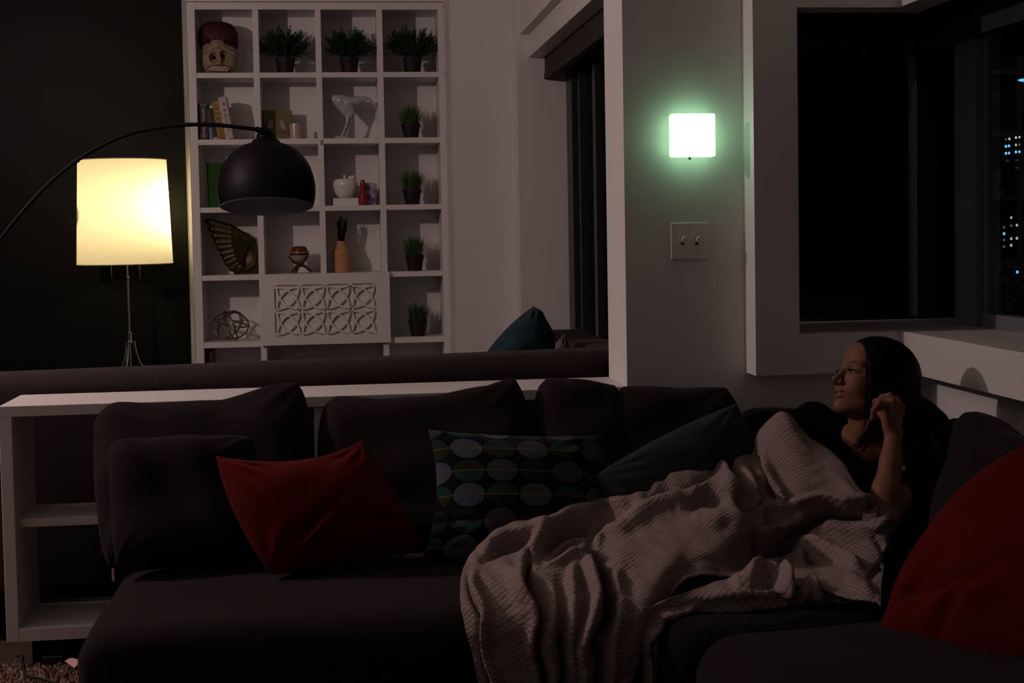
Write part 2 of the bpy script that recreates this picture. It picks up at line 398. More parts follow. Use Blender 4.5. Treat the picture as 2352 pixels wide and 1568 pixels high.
# ================================================================ BOOKCASE
ZS = [(5, 22), (165.5, 177.5), (317, 329.5), (471.5, 483.5), (626, 638), (778, 791)]   # shelf edges at px x=800
def zb(y, x=800): return float(aty(x, y, YB)[2])
shelf_z = [(zb(a), zb(b)) for a, b in ZS]
DV = [(434.5, 453), (584.6, 598.6), (728, 741.5), (869, 882.6), (1009.5, 1023.5)]      # uprights at px y=252
div_x = [(float(aty(a, 252, YB)[0]), float(aty(b, 252, YB)[0])) for a, b in DV]
XB0 = div_x[0][0]
bc = empty('bookcase', (0, YB, 0))
tag(bc, 'tall white built-in bookcase of square cubbyholes with plants and ornaments', 'bookcase')
DB = .30
ztop = shelf_z[0][0]
obj('side_panel', bx(*div_x[0], YB, YB + DB, 0, ztop), M['cabinet'], bc, bevel=.0015)
obj('side_panel', bx(*div_x[4], YB, YB + DB, 0, ztop), M['cabinet'], bc, bevel=.0015)
zl = -1.0
for k in (1, 2, 3):
    zlow = shelf_z[4][1]
    obj('divider', bx(*div_x[k], YB + .003, YB + DB, 0 if k != 2 else zlow, shelf_z[0][1]), M['cabinet'], bc, bevel=.0015)
obj('top_panel', bx(div_x[0][1], div_x[4][0], YB, YB + DB, shelf_z[0][1], ztop), M['cabinet'], bc, bevel=.0015)
for r in range(1, 6):
    for c in range(4):
        if r == 5 and c in (1, 2): continue
        obj('shelf', bx(div_x[c][1], div_x[c + 1][0], YB + .004, YB + DB, shelf_z[r][1], shelf_z[r][0]), M['cabinet'], bc, bevel=.0015)
for c in (0, 3): obj('shelf', bx(div_x[c][1], div_x[c + 1][0], YB + .004, YB + DB, .22, .255), M['cabinet'], bc, bevel=.0015)
obj('plinth', bx(div_x[0][1], div_x[4][0], YB + .03, YB + .05, 0, .08), M['cabinet'], bc)
obj('back_panel', bx(div_x[0][0], div_x[4][1], YB + DB, YB + DB + .01, 0, ztop), M['cabinet'], bc)
zz = zb(327, 738); hx = float(aty(738.5, 327, YB)[0])
bm = B(); box(bm, hx - .004, hx + .004, YB - .006, YB + .002, zz + .001, zz + .013); box(bm, hx - .005, hx + .003, YB - .006, YB + .002, zz - .014, zz - .003); obj('hinge', bm, M['bronze'], bc)
# side cubbies
xs = div_x[4][1]
for r in range(1, 6): obj('side_shelf', bx(XA0 + .0, XA0 + .22, 7.885, YB - .03, shelf_z[r][1], shelf_z[r][0]), M['cabinet'], bc) if False else None
for r in range(0, 6): obj('side_shelf', bx(xs, XA0 - .0005, YB - .16, YB - .004, shelf_z[r][1], shelf_z[r][0]), M['cabinet'], bc, bevel=.001)
obj('side_stile', bx(xs, xs + .016, YB - .01, YB + DB, 0, ztop), M['cabinet'], bc)
# door with the cut-out lattice of interlaced arcs
dx0 = float(aty(598, 700, YB - .03)[0]); dx1 = float(aty(896, 700, YB - .03)[0]); dz1 = float(aty(750, 627.5, YB - .03)[2]); dz0 = float(aty(750, 790, YB - .03)[2])
dr = obj('lattice_door', bx(dx0, dx1, YB - .012, YB + .003, dz0, dz1), M['cabinet'], bc)
px2m = 394.; tx0 = float(aty(632, 700, YB - .03)[0]); tz1 = float(aty(750, 654, YB - .03)[2]); TS = (float(aty(866, 700, YB)[0]) - tx0) / 4.0
TS *= .985; tz0 = tz1 - 2 * TS
fr = B(); YF = YB - .030
box(fr, dx0, tx0 - .004, YF, YB - .012, dz0, dz1); box(fr, tx0 + 4 * TS + .004, dx1, YF, YB - .012, dz0, dz1)
box(fr, tx0 - .004, tx0 + 4 * TS + .004, YF, YB - .012, dz0, tz0 - .004); box(fr, tx0 - .004, tx0 + 4 * TS + .004, YF, YB - .012, tz1 + .004, dz1)
obj('door_frame', fr, M['cabinet'], dr)
lat = B(); BW = .0112; NS = [0]
def strip(pts, wd=BW):
    L = []; NS[0] += 1; YF = YB - .030 - .00012 * (NS[0] % 7)
    for i, p in enumerate(pts):
        a = pts[max(i - 1, 0)]; b = pts[min(i + 1, len(pts) - 1)]; dx, dz = b[0] - a[0], b[1] - a[1]; n = sqrt(dx * dx + dz * dz) or 1
        nx, nz = -dz / n * wd / 2, dx / n * wd / 2
        L.append([lat.verts.new((p[0] + s * nx, y, p[1] + s * nz)) for s, y in ((-1, YF), (1, YF), (1, YB - .013), (-1, YB - .013))])
    for a, b in zip(L, L[1:]):
        for k in range(4): lat.faces.new((a[k], a[(k + 1) % 4], b[(k + 1) % 4], b[k]))
    lat.faces.new(L[0]); lat.faces.new(L[-1][::-1])
for i in range(4):
    for j in range(2):
        cx, cz = tx0 + (i + .5) * TS, tz1 - (j + .5) * TS; h = TS / 2 - .009
        # four quarter circles, one struck from each corner of the tile, cross each other
        for q in range(4):
            pts = []
            for s_ in range(15):
                t_ = radians(s_ * 90 / 14); x, z = -h + 2 * h * cos(t_), -h + 2 * h * sin(t_)
                for _ in range(q): x, z = -z, x
                pts.append((cx + x, cz + z))
            strip(pts)
for i in range(5):
    for j in range(3):
        gx, gz = tx0 + i * TS, tz1 - j * TS; e = .0125
        sq = [(-e, -e), (e, -e), (e, e), (-e, e), (-e, -e)]
        for a, b in zip(sq, sq[1:]):
            p0 = (min(max(gx + a[0], tx0), tx0 + 4 * TS), min(max(gz + a[1], tz0), tz1)); p1 = (min(max(gx + b[0], tx0), tx0 + 4 * TS), min(max(gz + b[1], tz0), tz1))
            if abs(p0[0] - p1[0]) + abs(p0[1] - p1[1]) > .005: strip([p0, p1], .0085)
obj('lattice', lat, M['cabinet'], dr)

# ================================================================ LOW OPEN UNIT UNDER THE OPENING
lu = empty('low_shelf_unit', (0, YW, 0)); tag(lu, 'low white open shelf unit filling the bottom of the wall opening behind the sofa', 'shelf unit')
zu1 = float(aty(700, 911, YW)[2]); zu0 = float(aty(700, 935.5, YW)[2]); xl = float(aty(2, 1100, YW)[0]) - .0
zbot = float(aty(120, 1470, YW)[2]); zb1 = float(aty(120, 1441, YW)[2]); xl1 = float(aty(31, 1100, YW)[0])
obj('top_board', bx(xl, XR - .001, YW, YW + .30, zu0, zu1), M['cabinet'], lu, bevel=.002)
obj('side_panel', bx(xl, xl1, YW, YW + .30, zbot, zu0), M['cabinet'], lu, bevel=.002)
obj('bottom_board', bx(xl1, XR - .001, YW, YW + .30, zbot, zb1), M['cabinet'], lu, bevel=.002)
xd = float(aty(722, 1000, YW)[0]); obj('divider', bx(xd, xd + .035, YW + .01, YW + .30, zb1, zu0), M['cabinet'], lu, bevel=.002)
ym = YW + .06; zm1 = float(aty(140, 1188, ym)[2]); zm0 = float(aty(140, 1208, ym)[2])
obj('shelf', bx(xl1, xd, ym, YW + .29, zm0, zm1), M['cabinet'], lu, bevel=.004)
obj('shelf', bx(xd + .035, XR - .002, ym, YW + .29, zm0, zm1), M['cabinet'], lu, bevel=.004)
obj('plinth', bx(xl + .06, XR - .01, YW + .06, YW + .09, 0, zbot), M['black'], lu)

# ================================================================ WALL LAMP, SWITCH
sx0 = float(aty(1533, 315, YW)[0]); sx1 = float(aty(1632, 315, YW)[0]); sz1 = float(aty(1582, 264, YW)[2]); sz0 = float(aty(1582, 362, YW)[2])
wl = empty('wall_lamp', ((sx0 + sx1) / 2, YW, (sz0 + sz1) / 2)); tag(wl, 'square frosted glass wall lamp glowing green-white on the wall above the light switch', 'lamp')
obj('back_plate', bx(sx0 + .012, sx1 - .012, YW - .018, YW, sz0 + .012, sz1 - .012), M['chrome'], wl, bevel=.002)
GL = emis('glowing_green_white_glass', (.50, 1.0, .56), 2.9)
obj('glass_shade', bx(sx0, sx1, YW - .062, YW - .018, sz0, sz1), GL, wl, bevel=.006)
bm = B(); lathe(bm, [(.004, -.008), (.005, 0)], (sx0 + .062, YW - .03, sz0), 12); obj('retaining_screw', bm, M['chrome'], wl)
wx0, wx1 = float(aty(1540, 552, YW)[0]), float(aty(1628, 552, YW)[0]); wz1, wz0 = float(aty(1583, 511, YW)[2]), float(aty(1583, 596, YW)[2])
sp = empty('switch_plate', (wx0, YW, wz0)); tag(sp, 'white double light switch plate on the wall below the glowing square lamp', 'light switch')
obj('cover_plate', bx(wx0, wx1, YW - .006, YW, wz0, wz1), M['cabinet'], sp, bevel=.003)
for px in (1567, 1600):
    p = aty(px, 552, YW)
    obj('switch_slot', bx(p[0] - .006, p[0] + .004, YW - .0068, YW - .005, p[2] - .0125, p[2] + .0125), M['black'], sp)
    bm = B(); v = box(bm, p[0] - .0045, p[0] + .0045, YW - .008, YW - .006, p[2] - .006, p[2] + .011)
    a = Vector((p[0], YW - .006, p[2])); tube(bm, [a + Vector((0, 0, -.002)), a + Vector((0, -.010, .006)), a + Vector((0, -.018, .011))], [.0055, .0048, .004], 8); obj('toggle', bm, M['cabinet'], sp)
    for py in (531, 576):
        s = aty(px + (2 if py > 550 else 0), py, YW); bm = B(); bmesh.ops.create_uvsphere(bm, u_segments=10, v_segments=6, radius=.0032, matrix=Matrix.Translation((s[0], YW - .0065, s[2]))); obj('screw', bm, M['chrome'], sp, smooth=True)

# ================================================================ SHADED FLOOR LAMP
YL = 8.60
lc = aty(284, 486, YL); z1 = float(aty(284, 368, YL)[2]); z0 = float(aty(284, 606, YL)[2])
r1 = (float(aty(382, 368, YL)[0]) - float(aty(179, 368, YL)[0])) / 2; r0 = (float(aty(394, 604, YL)[0]) - float(aty(174, 604, YL)[0])) / 2
fl = empty('floor_lamp', (lc[0], YL, 0)); tag(fl, 'lit floor lamp with a tall cream drum shade on a slim chrome stem', 'lamp')
M['binding'] = mat('cream_binding', (.6, .52, .34), .8)
def shade_mat():
    m = bpy.data.materials.new('cream_lampshade'); m.use_nodes = True; n, l = nt(m); n.clear()
    o = n.new('ShaderNodeOutputMaterial'); mx = n.new('ShaderNodeMixShader'); d = n.new('ShaderNodeBsdfDiffuse'); t = n.new('ShaderNodeBsdfTranslucent')
    tc = n.new('ShaderNodeTexCoord'); w = n.new('ShaderNodeTexWave'); w.inputs['Scale'].default_value = 60; w.bands_direction = 'X'; w.inputs['Distortion'].default_value = 6
    l.new(tc.outputs['Object'], w.inputs[0]); cr = n.new('ShaderNodeMix'); cr.data_type = 'RGBA'; cr.inputs[6].default_value = (.93, .84, .56, 1); cr.inputs[7].default_value = (.97, .88, .60, 1)
    l.new(w.outputs[1], cr.inputs[0]); l.new(cr.outputs[2], t.inputs[0]); d.inputs[0].default_value = (.8, .72, .5, 1)
    mx.inputs[0].default_value = .72; l.new(d.outputs[0], mx.inputs[1]); l.new(t.outputs[0], mx.inputs[2]); l.new(mx.outputs[0], o.inputs[0]); return m
SH = shade_mat()
bm = B(); lathe(bm, [(r0, z0), (r0 + (r1 - r0) * .5, (z0 + z1) / 2), (r1, z1)], (lc[0], YL, 0), 96, closed=True)
o = obj('lamp_shade', bm, SH, fl, smooth=True)
for r, z in ((r0, z0), (r1, z1)):
    bm = B(); tube(bm, [(lc[0] + r * cos(2 * pi * k / 64), YL + r * sin(2 * pi * k / 64), z) for k in range(65)], .003, 6)
    obj('shade_rim', bm, M['binding'], fl)
Xc = lc[0] + .01
zf = lambda y: float(aty(290, y, YL)[2])
bm = B(); lathe(bm, [(.010, .0), (.010, zf(775)), (.0125, zf(765)), (.0125, zf(763)), (.008, zf(762)), (.008, zf(640)), (.0115, zf(639)), (.0115, zf(635)), (.006, zf(634)), (.006, z0 + .25)], (Xc, YL, 0), 20); obj('pole', bm, M['chrome'], fl, smooth=False)
bm = B(); lathe(bm, [(.020, zf(787)), (.020, zf(783)), (.016, zf(782)), (.016, zf(768)), (.020, zf(767)), (.020, zf(764))], (Xc, YL, 0), 20); obj('collar', bm, M['chrome'], fl)
for a in (-100, 20, 140):
    dx, dy = cos(radians(a)), sin(radians(a)); zt_ = zf(784)
    bm = B(); tube(bm, smoothpath([(Xc + dx * .03, YL + dy * .03, zt_), (Xc + dx * .034, YL + dy * .034, zt_ - .05), (Xc + dx * .065, YL + dy * .065, zt_ - .14), (Xc + dx * .20, YL + dy * .20, .30), (Xc + dx * .26, YL + dy * .26, .0)], 6), .007, 10); obj('leg', bm, M['chrome'], fl)
for px in (255, 320):
    q = aty(px, 606, YL - .05); bm = B(); tube(bm, [(q[0], YL - .05, z0 + .10), (q[0], YL - .05, float(aty(px, 640, YL)[2]))], .0035, 8); obj('pull_chain', bm, M['chrome'], fl)
bm = B(); 
for s_ in (-1, 1): tube(bm, [(Xc, YL, z0 + .2), (Xc + s_ * .07, YL, z0 + .22), (Xc + s_ * .10, YL, z0 + .25)], .008, 8)
obj('socket_arm', bm, M['chrome'], fl)
bm = B(); bmesh.ops.create_uvsphere(bm, u_segments=16, v_segments=10, radius=.035, matrix=Matrix.Translation((Xc - .13, YL - .04, z0 + .30))); obj('unlit_bulb', bm, M['ceramic'], fl, smooth=True)
LB = point_light('floor_lamp_bulb_light', (Xc + .15, YL + .02, z0 + .33), 9.5, (1, .86, .62), .03)
LB.parent = fl; LB.location = Vector(LB.location) - Vector(fl.location)

# ================================================================ ARC LAMP
YA = 5.4
ar = empty('arc_lamp', (-1.85, YA, 0)); tag(ar, 'black arc floor lamp with a dome shade hanging in front of the bookcase', 'lamp')
path = [aty(x, y, YA) for x, y in ((-60, 640), (0, 550), (60, 476), (120, 414), (180, 366), (240, 331), (300, 307), (360, 294), (420, 287), (480, 286), (540, 291), (590, 297))]
path = [np.array((-1.85, YA, .06)), np.array((-1.80, YA, .5)), np.array((-1.62, YA, .92))] + path
bm = B(); pp = smoothpath(path, 8); tube(bm, pp, .0075, 12); obj('arc_pole', bm, M['black'], ar, smooth=True)
a = aty(588, 297, YA); b = aty(617, 303, YA); bm = B(); tube(bm, [a, b], .0115, 14); obj('coupling', bm, M['black'], ar)
kk = aty(180, 366, YA); kk2 = aty(165, 376, YA); bm = B(); tube(bm, [kk2, kk], .0095, 12); obj('pole_joint', bm, M['black'], ar)
bm = B(); lathe(bm, [(.16, 0), (.17, .01), (.17, .05), (.16, .06)], (-1.85, YA, 0), 40); obj('base', bm, M['ceramic'], ar, bevel=0)
Dc = aty(613, 470, YA); s = 1 / 605.
prof = [(12, 166), (20, 163), (22, 152), (30, 148), (36, 140), (60, 130), (82, 112), (98, 88), (107, 60), (110, 35), (108, 12), (104, -4)]
tilt = Matrix.Rotation(radians(-10.5), 3, 'X'); prof = [tuple(p) for p in smoothpath(prof, 5)]
bm = B(); lathe(bm, [(r * s, z * s) for r, z in prof], Dc, 72, tilt.to_4x4().to_3x3() if False else tilt, closed=True); 
top = [v for v in bm.verts][:72]
o = obj('dome_shade', bm, M['black'], ar, smooth=True)
bm = B(); lathe(bm, [((r - 1.5) * s, (z - 1) * s) for r, z in prof[20:]], Dc, 72, tilt, closed=True); obj('shade_lining', bm, M['dome_in'], ar, smooth=True)
bm = B(); tube(bm, [Vector(Dc) + tilt @ Vector((0, 0, 150 * s)), Vector(b) + Vector((-.004, 0, 0))], .014, 14); obj('shade_neck', bm, M['black'], ar)

# ================================================================ SOFA IN THE ROOM BEYOND
vs = empty('velvet_sofa', (-.2, 5.2, 0)); tag(vs, 'mauve-brown velvet sofa in the room beyond, its long back towards the low shelf unit', 'sofa')
zt0 = float(aty(700, 829, 4.76)[2])
def rbox(name, x0, x1, y0, y1, z0, z1, r, m, parent, seg=5):
    o = obj(name, bx(x0, x1, y0, y1, z0, z1), m, parent, smooth=True)
    bv = o.modifiers.new('bevel', 'BEVEL'); bv.width = r; bv.segments = seg; bv.limit_method = 'ANGLE'; return o
ob = rbox('back', -1.45, 1.16, 4.68, 4.90, .12, zt0, .06, M['velvet'], vs)
for v in ob.data.vertices:
    if v.co.z > .5 - world_loc(vs).z: v.co.z += (v.co.x + world_loc(vs).x * 0 + .1) * .0125
for xx in (float(aty(347, 860, 4.68)[0]), float(aty(711, 850, 4.68)[0]), float(aty(1063, 840, 4.68)[0])):
    bm = B(); tube(bm, [(xx, 4.679, .2), (xx, 4.679, zt0 - .070), (xx, 4.693, zt0 - .028), (xx, 4.73, zt0 - .006)], .0018, 6); obj('seam', bm, M['velvet'], vs)
# the return of the back along the glass door, top falling away and carrying a row of nails
pa, pb = aty(1393, 795, 4.92), aty(1258, 760, 6.3)
bm = B(); L = []
for k in range(13):
    t = k / 12; y = 4.88 + t * 1.5; x = .90 + .02 * t; z = pa[2] + (pb[2] - pa[2]) * t - .012 * sin(t * pi)
    sec = [(x, .12), (x, z - .03), (x + .01, z - .008), (x + .03, z), (x + .15, z), (x + .18, z - .03), (x + .18, .12)]
    L.append([bm.verts.new((a, y, c)) for a, c in sec])
for a, b in zip(L, L[1:]):
    for k in range(6): bm.faces.new((a[k], a[k + 1], b[k + 1], b[k]))
bm.faces.new(L[0]); bm.faces.new(L[-1][::-1]); ob = obj('side_back', bm, M['velvet'], vs)
bm = B()
for k in range(34):
    t = .08 + .87 * k / 33; y = 4.88 + t * 1.5; z = pa[2] + (pb[2] - pa[2]) * t - .012 * sin(t * pi)
    bmesh.ops.create_icosphere(bm, subdivisions=1, radius=.0042, matrix=Matrix.Translation((.90 + .02 * t, y, z - .034)))
nl = obj('nailhead_trim', bm, M['chrome'], vs, smooth=True); nl['kind'] = 'stuff'
rbox('seat', -1.42, .90, 4.88, 5.62, .14, .42, .05, M['velvet'], vs)
rbox('arm', -1.45, -1.25, 4.9, 5.62, .12, .62, .05, M['velvet'], vs)
for x, y in ((-1.35, 4.8), (1.0, 4.8), (-1.35, 5.5), (.98, 6.3)):
    obj('foot', bx(x - .03, x + .03, y - .03, y + .03, 0, .125), M['redwood'], vs)
Yt = 5.25
tp = pillow('throw_pillow', [aty(1226, 703, Yt + .12), aty(1275, 800, Yt + .05), aty(1190, 930, Yt - .10), aty(1108, 822, Yt - .05)], .17, M['teal'], p=2.0, seed=4, wr=.008, bulge=(.02, .01, 0, .015))
tag(tp, 'dark teal velvet throw pillow standing on its corner on the sofa beyond the opening', 'pillow')
tp = pillow('throw_pillow', [aty(1297, 765, 5.5), aty(1318, 830, 5.45), aty(1270, 900, 5.35), aty(1240, 830, 5.45)], .1, M['dusty'], p=2.0, seed=5)
tag(tp, 'small dusty pink throw pillow peeping out beside the teal pillow', 'pillow')

# ================================================================ SECTIONAL SOFA (near room)
se = empty('sectional_sofa', (.5, 3.6, 0)); tag(se, 'large dark brown corner sofa filling the bottom of the room', 'sofa')
def rounded(name, x0, x1, y0, y1, z0, z1, r, m, rr=None, wob=.006, seed=1, n=5):
    """soft block: superellipse edges, gently puffed top"""
    bm = B(); bmesh.ops.create_cube(bm, size=2); bmesh.ops.subdivide_edges(bm, edges=bm.edges, cuts=23, use_grid_fill=True)
    cx, cy, cz = (x0 + x1) / 2, (y0 + y1) / 2, (z0 + z1) / 2; hx, hy, hz = (x1 - x0) / 2, (y1 - y0) / 2, (z1 - z0) / 2
    for v in bm.verts:
        q = np.array(v.co); q = np.sign(q) * np.abs(q) ** .75
        p = q * np.array([hx, hy, hz]); inner = np.clip(p, -np.array([hx, hy, hz]) + r, np.array([hx, hy, hz]) - r)
        d = p - inner; L = np.linalg.norm(d)
        if L > 1e-6: p = inner + d / L * r * min(1, L / r if L < r else 1)
        if q[2] > .2: p[2] += .022 * (1 - q[0] ** 2) * (1 - q[1] ** 2) + wob * sin(p[0] * 9 + seed) * sin(p[1] * 11 + seed * 2)
        v.co = (cx + p[0], cy + p[1], cz + p[2])
    return obj(name, bm, m, se, smooth=True)
XS0 = -.60
rounded('seat_cushion', XS0, .73, 3.16, 4.14, .20, .425, .075, M['sofa'], seed=2)
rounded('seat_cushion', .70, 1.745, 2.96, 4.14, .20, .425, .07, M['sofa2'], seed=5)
rounded('seat_cushion', .72, 1.745, 1.9, 2.955, .20, .445, .10, M['sofa'], seed=8)
rbox('base', XS0 - .03, .78, 3.2, 4.26, .045, .22, .02, M['sofa'], se)
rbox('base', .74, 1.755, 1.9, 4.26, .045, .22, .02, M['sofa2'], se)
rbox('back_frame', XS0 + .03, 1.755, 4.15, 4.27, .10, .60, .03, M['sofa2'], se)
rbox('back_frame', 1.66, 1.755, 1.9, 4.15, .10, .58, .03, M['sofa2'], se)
lp = aty(265, 1345, 4.2)
obj('bracket', bx(lp[0] - .006, lp[0] + .001, 4.18, 4.2, .34, float(aty(265, 1330, 4.2)[2])), M['chrome'], se)
for x, y in ((XS0 + .06, 3.3), (XS0 + .06, 4.15), (.95, 3.3), (1.65, 2.1)): obj('foot', bx(x - .025, x + .025, y - .025, y + .025, 0, .046), M['black'], se)

# ---- loose back cushions
def notch(pts):
    xs_ = [p[0] for p in pts]; ys_ = [p[1] for p in pts]
    return lambda a: float(np.interp(a, xs_, ys_))
Yb, Yt = 3.80, 4.10
def bcush(tl, tr, br, bl, T, label, m=M['sofa'], seed=1, topf=None, yt=Yt, yb=Yb, wr=.012, rnd=.05, bulge=(.0, .01, .0, .01)):
    o = pillow('back_cushion', [aty(*tl, yt), aty(*tr, yt), aty(*br, yb), aty(*bl, yb)], T, m, n=60, p=5.5, q=.5, rnd=rnd, seed=seed, topf=topf, wr=wr, bulge=bulge)
    return tag(o, label, 'cushion', 'loose back cushions of the corner sofa')
K = .0012
bcush((214, 948), (706, 896), (722, 1296), (240, 1312), .20, 'big dark back cushion at the far left end, standing in front of the open shelves', seed=3,
      topf=notch([(0, .0), (.1, .012), (.45, -.012), (.6, -.012), (.85, .018), (.95, .03), (1, 0)]))
o = pillow('lumbar_cushion', [aty(246, 1010, 3.83), aty(588, 1000, 3.83), aty(600, 1290, 3.66), aty(262, 1306, 3.66)], .14, M['sofa'], n=50, p=5, q=.5, rnd=.05, seed=6, wr=.008)
tag(o, 'smaller dark cushion leaning against the leftmost back cushion', 'cushion')
bcush((734, 918), (1212, 893), (1222, 1285), (738, 1300), .20, 'dark middle back cushion between the red pillow and the circle-print pillow', seed=7,
      topf=notch([(0, -.01), (.08, .008), (.3, -.02), (.55, -.018), (.8, .0), (.93, .035), (1, -.02)]), wr=.01)
bcush((1226, 886), (1697, 902), (1712, 1270), (1232, 1285), .20, 'dark back cushion below the switch plate wall, its top creased near the left', seed=11,
      topf=notch([(0, .0), (.06, .03), (.16, .014), (.38, -.004), (.395, -.022), (.42, -.004), (.7, -.002), (.92, .012), (1, -.03)]))
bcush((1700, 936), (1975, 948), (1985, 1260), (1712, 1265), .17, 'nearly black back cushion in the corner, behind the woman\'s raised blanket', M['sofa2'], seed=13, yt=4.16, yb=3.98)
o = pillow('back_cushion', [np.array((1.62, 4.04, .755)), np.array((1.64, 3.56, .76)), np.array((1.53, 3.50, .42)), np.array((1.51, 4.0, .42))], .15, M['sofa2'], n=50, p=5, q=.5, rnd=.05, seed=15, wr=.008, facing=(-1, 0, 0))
tag(o, 'black back cushion behind the woman\'s shoulder under the white ledge', 'cushion', 'loose back cushions of the corner sofa')
c6 = [aty(2236, 966, 3.42), aty(2460, 1036, 2.86), aty(2440, 1400, 2.78), aty(2140, 1300, 3.34)]
o = pillow('back_cushion', c6, .17, M['sofa'], n=60, p=5, q=.5, rnd=.06, seed=17, wr=.01, facing=(-1, -.5, 0), topf=notch([(0, -.0), (.12, .03), (.3, .025), (.5, 0), (1, 0)]))
tag(o, 'dark brown back cushion against the right wall behind the large red pillow', 'cushion', 'loose back cushions of the corner sofa')

# ---- throw pillows
def crease(u, v):
    d = 0
    d -= .022 * exp(-(((v - .42 + .75 * (u + .2)) / .07) ** 2)) * exp(-((u + .25) / .33) ** 2)
    d += .016 * exp(-(((v - .56 + .72 * (u + .2)) / .09) ** 2)) * exp(-((u + .3) / .4) ** 2)
    d -= .012 * exp(-(((v - .50 - .1 * u) / .06) ** 2)) * exp(-((u - .6) / .3) ** 2)
    d += .010 * exp(-(((v - .72) / .08) ** 2)) * exp(-((u - .55) / .4) ** 2)
    return d
o = pillow('throw_pillow', [aty(496, 1046, 3.70), aty(834, 1009, 3.74), aty(975, 1252, 3.64), aty(624, 1320, 3.52)], .17, M['red'], n=80, p=2.1, q=.55, seed=21, wr=.006, bulge=(-.045, -.0, .005, .02), disp=crease)
tag(o, 'bright red cotton throw pillow leaning askew on the left half of the sofa', 'pillow')
def dot_mat():
    m = weave('circle_print_cotton', (.01, .01, .014), 900, .3); n, l = nt(m); b = n['Principled BSDF']
    for lk in list(b.inputs['Base Color'].links): l.remove(lk)
    uv = n.new('ShaderNodeUVMap'); sx = n.new('ShaderNodeSeparateXYZ'); l.new(uv.outputs[0], sx.inputs[0])
    def mth(op, a, b_=None, c=None):
        k = n.new('ShaderNodeMath'); k.operation = op
        for i, x in enumerate((a, b_, c)):
            if x is None: continue
            if isinstance(x, (int, float)): k.inputs[i].default_value = x
            else: l.new(x, k.inputs[i])
        return k.outputs[0]
    U = mth('MULTIPLY_ADD', sx.outputs[0], 5.25, .55); V = mth('MULTIPLY_ADD', sx.outputs[1], 5.3, .12)
    fu = mth('SUBTRACT', mth('FRACT', U), .5); fv = mth('SUBTRACT', mth('FRACT', V), .5); iu = mth('FLOOR', U); iv = mth('FLOOR', V)
    r2 = mth('ADD', mth('MULTIPLY', fu, fu), mth('MULTIPLY', fv, fv)); ins = mth('LESS_THAN', r2, .225)
    cmb = n.new('ShaderNodeCombineXYZ'); l.new(iu, cmb.inputs[0]); l.new(iv, cmb.inputs[1])
    par = mth('FLOORED_MODULO', mth('ADD', iu, iv), 2.0)
    up = mth('GREATER_THAN', fv, 0.0)
    wn = n.new('ShaderNodeTexWhiteNoise'); wn.noise_dimensions = '3D'; l.new(cmb.outputs[0], wn.inputs[0])
    def ramp(cols, f):
        r = n.new('ShaderNodeValToRGB'); r.color_ramp.interpolation = 'CONSTANT'; e = r.color_ramp.elements
        e[0].color = (*cols[0], 1); e[1].position = 1 / len(cols); e[1].color = (*cols[1], 1)
        for k in range(2, len(cols)): x = e.new(k / len(cols)); x.color = (*cols[k], 1)
        l.new(f, r.inputs[0]); return r.outputs[0]
    blue = ramp([(.06, .07, .10), (.045, .045, .06), (.07, .08, .105), (.05, .053, .065)], wn.outputs[0])
    teal = ramp([(.012, .042, .04), (.010, .035, .03), (.015, .05, .048), (.012, .03, .028)], wn.outputs[0])
    olive = ramp([(.02, .022, .012), (.022, .02, .011), (.018, .016, .012), (.02, .022, .012)], wn.outputs[0])
    def mix(f, a, b_):
        k = n.new('ShaderNodeMix'); k.data_type = 'RGBA'
        if isinstance(f, (int, float)): k.inputs[0].default_value = f
        else: l.new(f, k.inputs[0])
        for i, x in ((6, a), (7, b_)):
            if isinstance(x, tuple): k.inputs[i].default_value = (*x, 1)
            else: l.new(x, k.inputs[i])
        return k.outputs[2]
    # alternate circles are blue-grey all over, the others are split between teal and olive
    flip = mth('FLOORED_MODULO', iv, 2.0); upx = mth('ABSOLUTE', mth('SUBTRACT', up, flip))
    two = mix(upx, olive, teal); c = mix(par, two, blue); c = mix(ins, (.004, .004, .007), c)
    line = mth('LESS_THAN', mth('ABSOLUTE', fv), .018); c = mix(line, c, (.13, .11, .045)); l.new(c, b.inputs['Base Color']); return m
o = pillow('throw_pillow', [aty(983, 986, 3.76), aty(1380, 999, 3.78), aty(1392, 1290, 3.62), aty(970, 1284, 3.60)], .17, dot_mat(), n=70, p=2.4, q=.55, seed=25, wr=.004, bulge=(-.012, .01, .01, -.03),
           disp=lambda u, v: -.02 * exp(-((v - .48) / .05) ** 2) * exp(-((u + .95) / .35) ** 2))
tag(o, 'black throw pillow printed with rows of blue, teal and olive circles', 'pillow')
o = pillow('throw_pillow', [aty(1368, 1090, 3.66), aty(1692, 926, 3.90), aty(1765, 1105, 3.82), aty(1440, 1260, 3.60)], .15, M['slate'], n=50, p=2.1, q=.5, seed=29, wr=.004, bulge=(.012, .0, 0, .0))
tag(o, 'plain slate-blue throw pillow half hidden behind the top of the blanket', 'pillow')
def crease2(u, v):
    d = -.020 * exp(-(((v - .45 + .35 * u) / .07) ** 2)) * exp(-((u + .45) / .35) ** 2) + .016 * exp(-(((v - .60 + .35 * u) / .1) ** 2)) * exp(-((u + .4) / .4) ** 2)
    return d - .012 * exp(-((u + v * .5 - .1) / .06) ** 2) * exp(-((v - .7) / .25) ** 2)
o = pillow('throw_pillow', [aty(2420, 985, 2.92), aty(2860, 1090, 2.50), aty(2560, 1520, 2.44), aty(2022, 1452, 2.82)], .19, M['red'], n=90, p=2.1, q=.55, seed=33, wr=.008, bulge=(0, 0, .035, .085), disp=crease2)
tag(o, 'large red cotton throw pillow in the right foreground', 'pillow')

